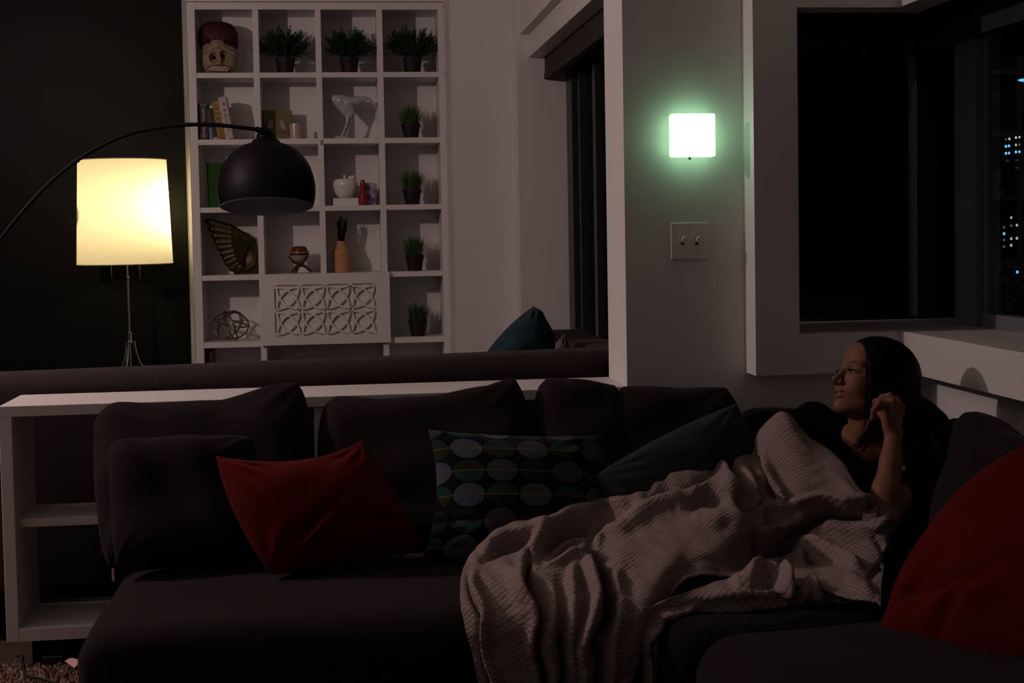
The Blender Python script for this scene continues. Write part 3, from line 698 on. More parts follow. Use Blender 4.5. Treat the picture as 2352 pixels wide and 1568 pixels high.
# ================================================================ FLOOR BITS AT THE LEFT
def rug():
    bm = B(); r = random.Random(3); x0, x1, y0, y1 = -2.3, -.35, 2.4, 4.36
    box(bm, x0, x1, y0, y1, 0, .012)
    for _ in range(11000):
        x = r.uniform(-1.5, -.45); y = r.uniform(3.7, 4.35); a = r.uniform(0, 6.28); L = r.uniform(.012, .028); h = r.uniform(.012, .024); wd = .0022
        dx, dy = cos(a) * L * .7, sin(a) * L * .7; nx, ny = -sin(a) * wd, cos(a) * wd
        v = [bm.verts.new(p) for p in ((x - nx, y - ny, .011), (x + nx, y + ny, .011), (x + dx + nx, y + dy + ny, .011 + h), (x + dx - nx, y + dy - ny, .011 + h * .9))]
        bm.faces.new(v)
    m = mat('beige_shag_pile', (.25, .165, .135), .95, bump=1, bscale=120, vary=.4, vscale=60)
    me = bpy.data.meshes.new('shag_rug'); bm.to_mesh(me); bm.free(); return link_mesh('shag_rug', me, m)
tag(rug(), 'beige shag rug on the floor at the lower left beside the low shelf unit', 'rug')
zc = .034
cp = [atz(52, 1506, zc), atz(52, 1530, zc), atz(62, 1550, zc), atz(90, 1557, zc), atz(120, 1566, zc), atz(170, 1600, zc)]
cp = [np.array((cp[0][0] - .02, 4.42, .03))] + cp
bm = B(); tube(bm, smoothpath(cp, 8), .0042, 10); o = obj('loose_cable', bm, M['pot'], smooth=True); tag(o, 'black power cord curling over the rug at the lower left', 'cable')
q = atz(124, 1521, .028)
e = empty('power_adapter', q); tag(e, 'black plug-in power adapter lying on the rug below the shelf unit', 'adapter')
obj('body', bx(q[0] - .032, q[0] + .03, q[1] - .012, q[1] + .04, .026, .05), M['pot'], e, bevel=.004)
obj('plug', bx(q[0] - .005, q[0] + .02, q[1] + .0, q[1] + .02, .05, .068), M['pot'], e, bevel=.003)
q = atz(170, 1522, .035)
c4 = [atz(149, 1518, .045), atz(170, 1512, .05), atz(194, 1521, .043), atz(170, 1534, .035)]
bm = B(); n = 8; G = []
for i in range(n + 1):
    row = []
    for j in range(n + 1):
        a, b = i / n, j / n; P = c4[0] * (1 - a) * (1 - b) + c4[1] * a * (1 - b) + c4[2] * a * b + c4[3] * (1 - a) * b
        row.append(bm.verts.new((P[0], P[1], P[2] + .004 * sin(a * 3)))); 
    G.append(row)
for i in range(n):
    for j in range(n): bm.faces.new((G[i][j], G[i + 1][j], G[i + 1][j + 1], G[i][j + 1]))
o = obj('fabric_tag', bm, mat('pale_pink_label', (.55, .33, .32), .8)); sd = o.modifiers.new('s', 'SOLIDIFY'); sd.thickness = .0008
tag(o, 'small pale pink paper tag lying on the rug beside the sofa base', 'tag')

# ================================================================ NIGHT CITY THROUGH THE CORNER WINDOW
struct('ground', bx(-300, 700, 60, 900, -61, -60), M['darkwall'])
M['tower'] = mat('dark_facade', (.01, .01, .012), .8)
def tower(name, Y, pxl, pxr, top, label, lights):
    a, b = aty(pxl, 300, Y), aty(pxr, 300, Y); zt_ = float(aty((pxl + pxr) / 2, top, Y)[2])
    t = empty(name, ((a[0] + b[0]) / 2, Y, -60)); tag(t, label, 'building')
    obj('facade', bx(a[0], b[0], Y, Y + 25, -60, zt_), M['tower'], t)
    for nm, px, py, rx, ry, m in lights:
        c = aty(px, py, Y); bm = B(); k = Y / FPX
        vs_ = [bm.verts.new((c[0] + rx * k * cos(2 * pi * i / 14), Y - .15, c[2] + ry * k * sin(2 * pi * i / 14))) for i in range(14)]
        bm.faces.new(vs_); r = bmesh.ops.extrude_face_region(bm, geom=bm.faces[:]); bmesh.ops.translate(bm, verts=[v for v in r['geom'] if isinstance(v, bmesh.types.BMVert)], vec=(0, .1, 0))
        obj(nm, bm, m, t)
Lb = emis('blue_lit_window', (.12, .48, .80), 1.5); Lc = emis('cream_lit_window', (.62, .60, .45), .8); Ld = emis('dim_lit_window', (.2, .18, .12), .5)
Lr = emis('red_beacon', (.8, .02, .05), .7); Lw = emis('pale_lit_window', (.5, .68, .6), 1.1); Lv = emis('faint_blue_window', (.02, .06, .10), .4)
W_ = 'lit_window'
tower('office_tower', 260, 2288, 2480, 290, 'dark far tower with rows of small blue and cream lit windows', [
    (W_, 2310, 320, 2.2, 2.8, Ld), (W_, 2318, 319, 2.4, 3, Lw), (W_, 2333, 316, 2.4, 3, Lw), (W_, 2341, 315, 2.4, 3, Lc), (W_, 2291, 323, 2.2, 3, Ld),
    (W_, 2310, 336, 2.8, 3.4, Lb), (W_, 2317, 335, 2.6, 3.4, Lb), (W_, 2333, 333, 2.6, 3.2, Lc), (W_, 2341, 332, 2.4, 3, Ld), (W_, 2310, 352, 2.8, 3.4, Lb), (W_, 2317, 351.5, 2.6, 3.2, Lb), (W_, 2333, 349, 2.8, 3.4, Lb), (W_, 2341, 348.5, 2.6, 3.2, Lb),
    (W_, 2335, 368, 4, 3, Lv), (W_, 2335, 385, 4, 3, Lv), (W_, 2313, 369, 4, 3, Lv)])
tower('apartment_tower', 225, 2296, 2460, 470, 'lower dark tower with scattered cream lit windows in front of the office tower', [
    (W_, 2322, 499.5, 2.6, 3.2, Lc), (W_, 2335, 517, 2.6, 3.4, Lc), (W_, 2322, 518, 2.6, 3.2, Ld), (W_, 2305.5, 522, 2.6, 3.2, Ld), (W_, 2305.5, 536.5, 2.8, 3.6, Lb), (W_, 2305.5, 551, 2.6, 3.4, Ld),
    (W_, 2322, 548, 2.6, 3.4, Lc), (W_, 2335, 547, 2.8, 3.6, Lc), (W_, 2305.5, 566, 2.6, 3.2, Ld), (W_, 2322, 563, 2.8, 3.6, Lc), (W_, 2336, 624.5, 3, 3.6, Lb)])
tower('sign_tower', 330, 2270, 2560, 176, 'tallest dark far tower with a red beacon and a long blue roof light', [('red_beacon', 2282.5, 186, 2.2, 3.2, Lr), ('blue_roof_light', 2362, 184, 27, 4.4, Lb)])

# ================================================================ THINGS IN THE CUBBYHOLES
def on(px, row, y=YB + .10):
    """a point standing on shelf `row`"""
    z = shelf_z[row][0]; p = aty(px, 400, y); k = (float(aty(px, 300, y)[0]), float(aty(px, 600, y)[0]))
    zz_ = float(aty(px, 400, y)[2]); yy = 400 + (1.3 + (zz_ - 1.3) - z) * FPX / y
    return np.array((float(aty(px, yy, y)[0]), y, z))
def pot(root, c, r1, r0, h):
    bm = B(); lathe(bm, [(r0, 0), (r0 + (r1 - r0) * .72, h * .72), (r1 * .985, h * .73), (r1, h), (r1 - .004, h), (r1 - .006, h - .012)], c, 28); obj('pot', bm, M['pot'], root)
    bm = B(); lathe(bm, [(r1 - .005, h - .018), (r1 - .005, h - .010)], c, 20); obj('soil', bm, M['soil'], root)
def blade(bm, p, d, L, wd, droop, seg=5):
    d = Vector(d).normalized(); side = d.cross(Vector((0, 0, 1))); side = side.normalized() if side.length > .01 else Vector((1, 0, 0))
    prev = None; q = Vector(p)
    for k in range(seg + 1):
        t = k / seg; w_ = wd * (1 - t) ** .6 * (.55 + .45 * min(1, t * 4)) + .0002
        a, b = bm.verts.new(q - side * w_), bm.verts.new(q + side * w_)
        if prev: bm.faces.new((prev[0], prev[1], b, a))
        prev = (a, b); q = q + d * (L / seg); d = (d + Vector((0, 0, -droop / seg))).normalized()
def grass(px, row, w_px, top, base_top, label, seed, lean=0):
    c = on(px, row); e = empty('potted_grass', c); tag(e, label, 'potted plant', 'grass plants in the right column of the bookcase')
    k = (YB + .1) / FPX; r1 = w_px / 2 * k; h = base_top * k; pot(e, c, r1, r1 * .73, h)
    r = random.Random(seed); bm = B(); H = top * k
    for _ in range(300):
        a = r.uniform(0, 6.28); rr = r1 * .8 * sqrt(r.random()); out = r.random() ** 1.3 * .62
        L = (H - h) * r.uniform(.6, 1.03) * (1 - .12 * out)
        blade(bm, (c[0] + rr * cos(a), c[1] + rr * sin(a), c[2] + h - .014), (cos(a) * out + lean, sin(a) * out, 1), L, .0021, .2 + .55 * out)
    for _ in range(8):
        a = r.choice((0, pi)) + r.uniform(-.8, .8); blade(bm, (c[0] + r1 * .6 * cos(a), c[1] + r1 * .4 * sin(a), c[2] + h - .01), (cos(a) * 1.1, sin(a) * .6, 1), (H - h) * 1.05, .0018, 1.3)
    obj('foliage', bm, M['leaf_b'], e)
grass(944, 2, 44, 86, 34, 'small potted grass in the right column, just below the bushy plants', 1)
grass(947, 3, 43, 90, 36, 'small potted grass in the right column, one cubby lower than the plant beside the pale blue sculpture', 2)
grass(953, 4, 43, 90, 37, 'small potted grass in the right column, level with the carved wooden bottle', 3)
grass(960, 5, 43, 88, 37, 'small potted grass in the right column beside the lattice door', 4, .12)
def bushy(px, row, label, seed, w_=44, top=106, lean=(0, 0)):
    c = on(px, row); e = empty('potted_bush', c); tag(e, label, 'potted plant', 'bushy plants on the top shelf')
    k = (YB + .1) / FPX; r1 = w_ / 2 * k; h = 36 * k; pot(e, c, r1, r1 * .78, h)
    r = random.Random(seed); bm = B(); lf = B()
    for s_ in range(170):
        a = r.uniform(0, 6.28); out = r.random() ** .7; p = Vector((c[0] + cos(a) * r1 * .55 * r.random(), c[1] + sin(a) * r1 * .55 * r.random(), c[2] + h - .01))
        d = Vector((cos(a) * (.1 + out * .98) + lean[0], sin(a) * (.1 + out * .8), 1.15 - .85 * out * r.random())).normalized(); L = (top * k - h) * r.uniform(.7, 1.02) * (1 - .16 * out) * 1.04; n = 9
        for q in range(n):
            p2 = p + d * (L / n); 
            side = d.cross(Vector((0, 0, 1))).normalized() * .0008
            bm.faces.new([bm.verts.new(v) for v in (p - side, p + side, p2 + side, p2 - side)])
            if q > 1:
                for _ in range(4):
                    b_ = r.uniform(0, 6.28); dd = (d * .9 + Vector((cos(b_), sin(b_), r.uniform(-.1, .6))) * .75)
                    blade(bm, p2, dd, r.uniform(.018, .032), .0036, .15, 2)
            p = p2; d = (d + Vector((cos(a) * .02, sin(a) * .02, -.045 * out))).normalized()
    for _ in range(5):
        a = (0 if lean[1] > 0 else pi) + r.uniform(-.4, .4); blade(bm, (c[0], c[1], c[2] + h), (cos(a), sin(a) * .5 - .1, .55), .15, .003, 1.0, 6)
    obj('foliage', bm, M['leaf_a'], e)
bushy(656, 1, 'bushy potted plant on the top shelf next to the skull mask', 11, lean=(0, 1))
bushy(803, 1, 'middle one of the three bushy potted plants on the top shelf', 12, top=104)
bushy(948, 1, 'bushy potted plant in the top right cubby', 13, top=108, lean=(.02, -1))

# ---- painted skull mask
c = on(502, 1, YB + .12); k = (YB + .12) / FPX
mk = empty('skull_mask', c); tag(mk, 'painted wooden skull mask with a tall dark red crest in the top left cubby', 'mask')
def mp(px, py, y=0.0): q = aty(px, py, YB + .12 + y); return q
S_ = Sculpt((c[0] - .15, YB - .02, c[2] - .01), (c[0] + .15, YB + .25, c[2] + .32), .0022)
S_.ball(mp(502, 133), (.108, .075, .088), 0); S_.ball(mp(502, 112), (.100, .065, .055), .02); S_.ball(mp(502, 150), (.104, .070, .060), .02)
S_.ball(mp(500, 102, -.04), (.05, .04, .035), .02)
S_.cap(mp(470, 118, -.055), mp(500, 104, -.075), .012, .012, .012); S_.cap(mp(500, 104, -.075), mp(536, 124, -.055), .012, .012, .012)
S_.ball(mp(490.5, 132, -.075), (.026, .042, .032), .005, op='sub'); S_.ball(mp(512.5, 128, -.075), (.025, .042, .031), .005, op='sub')
S_.cap(mp(501, 122, -.07), mp(505, 143, -.088), .008, .013, .012)
for q_ in ((500, 144), (510, 143)): S_.ball(mp(*q_, -.095), (.004, .02, .009), .003, op='sub')
S_.ball(mp(503, 158, -.065), (.068, .028, .024), .012)
S_.cut((0, 0, c[2] + .001), (0, 0, -1)); S_.cut((0, YB + .16, 0), (0, 1, 0))
fm = mat('painted_bone_face', (.30, .22, .14), .5, vary=.35, vscale=30, bump=.4, bscale=60)
link_mesh('face', S_.mesh('face'), fm, mk)
S_ = Sculpt((c[0] - .15, YB - .02, c[2] + .1), (c[0] + .16, YB + .25, c[2] + .32), .0025)
S_.ball(mp(502, 84), (.104, .07, .083), 0); S_.ball(mp(480, 82), (.055, .06, .075), .02); S_.ball(mp(523, 90), (.055, .06, .078), .02); S_.cap(mp(470, 78), mp(468, 112), .032, .026, .02); S_.cap(mp(530, 82), mp(536, 112), .032, .024, .02); S_.ball(mp(500, 66), (.09, .05, .035), .02)
rr_ = random.Random(2)
for i in range(34):
    a = radians(-80 + i * 5.4); p0 = mp(502 + 12 * sin(a), 104 - 4 * cos(a), -.062); p1 = mp(502 + 42 * sin(a), 92 - 37 * cos(a), -.030); S_.cap(p0, p1, .0045, .003, .003)
S_.ball(mp(500, 118, -.05), (.075, .09, .048), .008, op='sub'); S_.cut((0, YB + .16, 0), (0, 1, 0)); S_.cut(mp(500, 113), (0, 0, -1))
link_mesh('crest', S_.mesh('crest'), mat('dark_red_crest', (.045, .006, .008), .6, vary=.9, vscale=40, stretch=(3, 1, .5)), mk)
for i, (cx_, cc) in enumerate(((-40, (.07, .02, .02)), (-30, (.02, .01, .01)), (-20, (.16, .05, .02)), (-9, (.02, .01, .01)), (2, (.10, .012, .015)), (12, (.17, .07, .02)), (22, (.02, .01, .01)), (32, (.11, .015, .02)), (40, (.03, .01, .01)))):
    pts = [mp(502 + cx_ * .45, 104 - abs(cx_) * .05, -.066), mp(502 + cx_ * .8, 88 + cx_ * cx_ * .004, -.070), mp(502 + cx_ * .92 + 3 * sin(i * 2), 70 + cx_ * cx_ * .008, -.048), mp(502 + cx_ * .9, 57 + cx_ * cx_ * .011, -.008)]
    bm = B(); tube(bm, smoothpath(pts, 5), [.003] * 8 + [.0026] * 8, 6); obj('crest_strand', bm, mat('strand_paint', cc, .6), mk)
dm = mat('dark_line_paint', (.02, .012, .01), .6); tm = mat('tooth_paint', (.50, .33, .26), .4)
for (x, y), nm in (((491, 132), 'eye'), ((512, 128), 'eye')):
    bm = B(); bmesh.ops.create_uvsphere(bm, u_segments=16, v_segments=10, radius=.020, matrix=Matrix.Translation(mp(x, y, -.022))); obj(nm, bm, mat('dark_red_eye', (.02, .001, .001), .8), mk, smooth=True)
def lens(t, w_, h_): return [(w_ * cos(a_), h_ * sin(a_) * abs(sin(a_)) ** .2) for a_ in [2 * pi * i / 40 for i in range(41)]]
bm = B(); tube(bm, [mp(503 + 27 * cos(a_), 158 + 7.5 * sin(a_) + 1.5 * cos(a_), -.089 + .022 * cos(a_) ** 2) for a_ in [2 * pi * i / 40 for i in range(41)]], .0025, 6); obj('mouth_line', bm, dm, mk)
for rowy, n in ((154.5, 5), (161, 6)):
    for i in range(n):
        x = 503 + (i - (n - 1) / 2) * 7.2; q = mp(x, rowy + (x - 503) * .05, -.088 + .016 * ((x - 503) / 27) ** 2)
        obj('tooth', bx(q[0] - .0075, q[0] + .0075, q[1] - .006, q[1] + .012, q[2] - .0065, q[2] + .0065), tm, mk, bevel=.003)
for pts in ([(468, 132), (480, 122), (488, 112), (500, 108), (516, 112), (528, 130), (537, 140), (544, 141)], [(484, 128), (486, 121), (492, 119), (498, 122)], [(507, 119), (514, 117), (521, 122), (524, 130)], [(468, 156), (474, 148), (480, 134)]):
    bm = B(); tube(bm, smoothpath([mp(x, y, -.070 + .055 * (abs(x - 503) / 42) ** 2.2) for x, y in pts], 5), .0018, 6); obj('painted_line', bm, dm, mk)

# ---- books
def book(px0, px1, py_top, lean_px, col, label, spine=None, row=2, depth=.15, col2=None, y=YB + .03, tcol=(.6, .55, .5), tsize=.02):
    z = shelf_z[row][0]; a = on(px0, row, y); b = on(px1, row, y); H = (float(on(px0, row, y)[2]) * 0 + (zrow_px(row, px0) - py_top) * y / FPX)
    ln = lean_px * y / FPX; wd = b[0] - a[0]
    e = empty('book', ((a[0] + b[0]) / 2, y, z)); tag(e, label, 'book', 'books standing in the second row')
    ang = math.atan2(ln, H)                       # leaning to the left
    R = Matrix.Translation((a[0], y, z)) @ Matrix.Rotation(-ang, 4, 'Y')
    L = sqrt(H * H + ln * ln); wd2 = wd * cos(ang)
    bm = B(); vs_ = box(bm, 0, wd2, 0, depth, 0, L); bm.transform(R)
    lift = min(v.co.z for v in bm.verts) - z; bm.transform(Matrix.Translation((0, 0, -lift))); R = Matrix.Translation((0, 0, -lift)) @ R
    obj('cover', bm, mat('book_cover', col, .45), e, bevel=.002)
    bm = B(); box(bm, .003, wd2 - .003, .004, depth + .0005, L - .001, L + .0005); bm.transform(R); obj('page_block', bm, M['pages'], e)
    if spine:
        text('spine_text', spine, tsize, mat('spine_ink', tcol, .5), e, R @ Matrix.Translation((wd2 / 2, -.0008, L * .47)) @ Matrix.Rotation(radians(90), 4, 'X') @ Matrix.Rotation(radians(-90), 4, 'Z'))
    return e, R, wd2, L
M['pages'] = mat('book_pages', (.6, .52, .44), .8)
def zrow_px(row, px):
    return float(proj(on(px, row, YB + .03))[1])
e, R, wd, L = book(458, 479, 239, 0, (.012, .014, .032), 'thick navy book with pale capital lettering down its spine, leftmost on the second shelf', 'CENTRAL  AMERICA', tsize=.0185)
bm = B(); box(bm, .006, wd - .006, -.001, 0, .012, .034); bm.transform(R); obj('spine_emblem', bm, mat('maroon_emblem', (.16, .03, .03), .5), e)
bm = B(); box(bm, .004, wd - .004, -.001, 0, L - .018, L - .006); bm.transform(R); obj('spine_band', bm, mat('grey_band', (.12, .11, .10), .5), e)
e, R, wd, L = book(481, 489.5, 252, 3, (.10, .03, .02), 'thin book with a red and pale blue spine beside the navy book', None)
bm = B(); box(bm, 0, wd, -.001, 0, .0, L * .38); bm.transform(R); obj('spine_band', bm, mat('pale_blue_band', (.14, .20, .25), .5), e)
e, R, wd, L = book(490, 500.5, 243, 8, (.018, .018, .02), 'black book with white labels at both ends of its spine', None)
for z0_, z1_ in ((0, .012), (L - .02, L - .004)):
    bm = B(); box(bm, .001, wd - .001, -.001, 0, z0_, z1_); bm.transform(R); obj('spine_label', bm, mat('white_label', (.5, .46, .44), .5), e)
e, R, wd, L = book(501, 517, 236, 12.5, (.36, .21, .035), 'yellow book with bold black strokes on its spine', 'I Y Z A V H I N', tcol=(.01, .01, .01), tsize=.03)
e, R, wd, L = book(518, 537, 226, 15, (.50, .42, .39), 'thick white book leaning at the right end of the row of books', 'LLI  CONTENT  LINE', tcol=(.16, .12, .11), tsize=.012)
for zc_, s_ in ((L * .83, .010), (L * .68, .008), (L * .56, .006), (L * .2, .007)):
    bm = B(); bmesh.ops.create_circle(bm, cap_ends=True, segments=5, radius=s_, matrix=Matrix.Translation((wd * .62, -.0012, zc_)) @ Matrix.Rotation(radians(90), 4, 'X')); bm.transform(R); obj('printed_leaf', bm, mat('grey_print', (.22, .17, .15), .6), e)

# ---- bird picture
ca, cb = aty(600, 255, YB + .17), aty(672, 320, YB + .17); zf_ = shelf_z[2][0]
zt_ = float(aty(640, 254, YB + .17)[2])
bp_ = empty('bird_picture', ((ca[0] + cb[0]) / 2, YB + .17, zf_)); tag(bp_, 'square olive canvas of two patterned birds on a branch', 'picture')
obj('canvas', bx(ca[0] + .012, cb[0], YB + .15, YB + .18, zf_, zt_), mat('olive_canvas', (.17, .165, .07), .85, vary=.25, vscale=18, stretch=(1, 1, 8)), bp_, bevel=.002)
obj('canvas_edge', bx(ca[0], ca[0] + .012, YB + .15, YB + .18, zf_, zt_), mat('dark_olive', (.03, .03, .02), .85), bp_)
bird = [(0, 3), (4, 12), (8, 22), (11, 27), (15, 28), (19, 27), (22, 25), (25, 22), (22, 21), (22, 14), (18, 7), (12, 4), (6, 2), (-3, -3)]
bmm = mat('spotted_bird_print', (.42, .27, .22), .7, vary=.95, vscale=130)
for x0, y0, fl_ in ((608, 302, 1), (662, 302, -1)):
    pts = []
    for x, z in bird:
        q = aty(x0 + fl_ * x * .95, y0 - z * 1.0 + (5 if fl_ < 0 and x < 5 else 0), YB + .149); pts.append((q[0], q[2]))
    if fl_ < 0: pts = pts[::-1]
    bm = B(); prism(bm, pts, YB + .1475, YB + .1502); obj('bird', bm, bmm, bp_)
    bm = B(); tube(bm, [(x, YB + .1475, z) for x, z in pts + [pts[0]]], .0017, 5); obj('bird_outline', bm, dm, bp_)
bm = B(); tube(bm, [aty(600, 292, YB + .148), aty(625, 296, YB + .148), aty(655, 305, YB + .148)], .0011, 5); obj('branch', bm, mat('brown_line', (.09, .05, .03), .7), bp_)
q = on(679.5, 2, YB + .05); bm = B(); hz = float(aty(679, 284, YB + .05)[2]) - q[2]; rr = 13.5 * YB / FPX
lathe(bm, [(rr, 0), (rr, hz), (rr - .004, hz), (rr - .005, hz - .012), (.002, hz - .012)], q, 36); cd = obj('glass_candle', bm, mat('milky_rose_glass', (.50, .38, .34), .12, spec=.7), smooth=False)
tag(cd, 'short milky glass candle beside the bird picture', 'candle')

# ---- pale blue ceramic sculpture
y_ = YB + .11; z_ = shelf_z[2][0]
S_ = Sculpt(aty(745, 332, YB) + np.array((0, 0, 0)), aty(885, 205, YB + .3), .0025)
def ap(x, y, dy=0): return aty(x, y, y_ + dy)
S_.chain([ap(766, 227), ap(782, 231), ap(800, 234), ap(820, 231), ap(838, 227)], [.024, .032, .030, .020, .012], .02)
S_.chain([ap(838, 226), ap(850, 229), ap(860, 238), ap(866, 252), ap(868, 275), ap(868, 315)], [.010, .007, .006, .005, .005, .005], .01)
S_.chain([ap(778, 240), ap(790, 252), ap(798, 268)], [.022, .020, .013], .02)
S_.chain([ap(800, 240, -.01), ap(806, 255), ap(803, 270)], [.024, .016, .010], .02)
S_.chain([ap(799, 268, -.012), ap(797, 285, -.012), ap(784, 315)], [.007, .006, .006], .006)
S_.chain([ap(808, 262, .015), ap(808, 275, .015), ap(802, 292, .012), ap(795, 316)], [.007, .006, .006, .006], .006)
S_.chain([ap(760, 317), ap(775, 315), ap(797, 316)], [.004, .007, .008], .008)
S_.chain([ap(764, 222, .01), ap(757, 232, .02), ap(753, 237, .02)], [.010, .007, .003], .008)
S_.cut((0, 0, z_ + .0005), (0, 0, -1))
o = link_mesh('ceramic_sculpture', S_.mesh('ceramic_sculpture'), M['ceramic_blue']); tag(o, 'glossy pale blue ceramic animal-like sculpture bending over on thin legs', 'sculpture')

# ---- green frame, apple, doll and box
q = on(496, 3, YB + .12); gz = float(aty(496, 374, YB + .1)[2])
gp = [(478, 0), (517, 0), (513, .3), (511, .5), (513, .75), (517, 1), (478, 1)]
bm = B(); prism(bm, [(float(on(x, 3, YB + .1)[0]) - .004 * t, shelf_z[3][0] + t * (gz - shelf_z[3][0])) for x, t in gp], YB + .10, YB + .14)
o = obj('mossy_vase', bm, mat('bright_moss_green', (.022, .085, .012), .9, bump=1, bscale=120, vary=.6, vscale=50)); tag(o, 'bright green moss-textured block vase half hidden behind the black dome lamp', 'vase')
q = on(794, 3, YB + .10); k = (YB + .1) / FPX; ap_ = empty('apple_sculpture', q); tag(ap_, 'shiny white ceramic apple with a leaf, on a small white block', 'sculpture')
obj('block', bx(q[0] - 28 * k, q[0] + 29 * k, q[1] - .05, q[1] + .06, q[2], q[2] + 17 * k), M['cabinet'], ap_, bevel=.002)
r_ = 28.5 * k; z0_ = q[2] + 16.5 * k; Ha = 45 * k
bm = B(); lathe(bm, [(r_ * a, Ha * b) for a, b in ((.02, .03), (.3, .0), (.46, .02), (.68, .12), (.86, .32), (.97, .55), (1, .72), (.93, .88), (.75, .98), (.5, 1.0), (.28, .95), (.1, .86), (.02, .84))], (q[0], q[1], z0_), 40); obj('apple', bm, M['ceramic'], ap_, smooth=True)
bm = B(); tube(bm, [(q[0], q[1], z0_ + Ha * .82), (q[0] - .004, q[1], z0_ + Ha * 1.18)], [.006, .007], 10); obj('stem', bm, M['ceramic'], ap_, smooth=True)
lf = [aty(796, 413, YB + .1), aty(801, 405, YB + .09), aty(811, 402, YB + .08), aty(816, 404, YB + .08), aty(811, 411, YB + .1), aty(802, 412, YB + .1)]
bm = B(); prism(bm, [(p[0], p[2]) for p in lf], YB + .09, YB + .098); obj('leaf', bm, M['ceramic'], ap_, bevel=.003)
q = on(834, 3, YB + .06); dl = empty('figurine', q); tag(dl, 'small figurine of a dark-haired woman in a long red dress beside the white apple', 'figurine')
bm = B(); lathe(bm, [(.020, 0), (.025, .01), (.023, .05), (.017, .075), (.012, .092), (.017, .105), (.018, .112), (.008, .12)], q, 24); obj('dress', bm, mat('red_dress', (.30, .015, .02), .5), dl, smooth=True)
bm = B(); tube(bm, [q + np.array((0, 0, .116)), q + np.array((0, 0, .125))], [.008, .006], 10); bmesh.ops.create_uvsphere(bm, u_segments=14, v_segments=10, radius=.0095, matrix=Matrix.Translation(q + np.array((0, -.002, .133)))); obj('face', bm, M['skin'], dl, smooth=True)
bm = B(); bmesh.ops.create_uvsphere(bm, u_segments=14, v_segments=10, radius=.0125, matrix=Matrix.Translation(q + np.array((.001, .004, .136)))); tube(bm, [q + np.array((-.008, .004, .134)), q + np.array((-.010, .002, .105))], [.007, .004], 8); tube(bm, [q + np.array((.008, .004, .134)), q + np.array((.011, .002, .105))], [.007, .004], 8); obj('hair', bm, M['hair'], dl, smooth=True)
q = on(849, 3, YB + .13); gb = empty('gift_box', q); tag(gb, 'pale lilac printed box standing behind the red-dressed figurine', 'box')
bw = 13 * YB / FPX; bh = float(aty(849, 420, YB + .12)[2]) - q[2]
obj('carton', bx(q[0] - bw, q[0] + bw, YB + .10, YB + .15, q[2], q[2] + bh), mat('lilac_card', (.38, .33, .44), .5, vary=.3, vscale=25), gb, bevel=.001)
for x0, x1, z0_, z1_, cc in ((-.9, .2, .25, .5, (.10, .18, .36)), (-.9, .3, .78, .84, (.05, .05, .12)), (-.9, .1, .70, .74, (.05, .05, .12)), (.45, .9, .1, .35, (.20, .05, .06)), (.5, .9, .5, .75, (.22, .10, .16))):
    obj('printed_patch', bx(q[0] + x0 * bw, q[0] + x1 * bw, YB + .0985, YB + .1005, q[2] + z0_ * bh, q[2] + z1_ * bh), mat('print_ink', cc, .5), gb)

# ---- golden wing dish
y_ = YB + .14; wg = empty('wing_dish', on(555, 4, y_)); tag(wg, 'antique gold dish shaped like a bird wing, standing on edge below the dome lamp', 'dish')
S_ = Sculpt(aty(462, 636, YB) - np.array((.03, .02, 0)), aty(602, 488, YB + .28), .0022)
def wp(x, y, dy=0): return aty(x, y, y_ + dy)
S_.ball(wp(562, 588), (.083, .030, .100), 0)
S_.ball(wp(562, 585, -.034), (.068, .034, .082), .006, op='sub')
tips = [(472, 507, -.02), (478, 524, -.02), (486, 541, -.018), (492, 556, -.016), (499, 570, -.014), (507, 584, -.012), (514, 596, -.012), (520, 607, -.01), (530, 618, -.008), (542, 625, -.006)]
roots = [(582, 553), (576, 556), (570, 560), (566, 566), (562, 572), (560, 580), (558, 588), (557, 596), (557, 605), (558, 612)]
for i, ((tx, ty, td), (rx_, ry_)) in enumerate(zip(tips, roots)):
    mid = ((tx + rx_) / 2 + 3, (ty + ry_) / 2 - 5)
    S_.chain([wp(rx_, ry_, -.008), wp(*mid, -.014 - .002 * (i % 2)), wp(tx * .8 + mid[0] * .2, ty * .8 + mid[1] * .2, td), wp(tx, ty, td)], [.016, .025, .021, .007], .003)
    S_.chain([wp(rx_, ry_ + 4, -.001), wp(mid[0] + 4, mid[1] + 5, -.004), wp(tx * .7 + mid[0] * .3, ty * .7 + mid[1] * .3 + 3, td + .006)], [.015, .022, .011], .003)
S_.chain([wp(472, 507, -.02), wp(500, 520, -.024), (wp(540, 535, -.02)), wp(575, 550, -.012), wp(592, 570, -.008), wp(597, 590, -.004)], [.007, .012, .013, .010, .007, .006], .006)
for i in range(9):
    a_ = radians(140 + i * 16); S_.chain([wp(562 + 6 * cos(a_), 585 + 6 * sin(a_), -.010), wp(560 + 24 * cos(a_), 585 + 30 * sin(a_), -.018)], [.005, .006], .003)
S_.cut((0, 0, shelf_z[4][0] + .0005), (0, 0, -1))
link_mesh('feathered_bowl', S_.mesh('wing'), M['gold'], wg)
bm = B(); q0 = wp(546, 628); lathe(bm, [(.012, 0), (.010, .008)], (q0[0], y_ - .01, shelf_z[4][0]), 16); obj('foot', bm, M['gold'], wg)

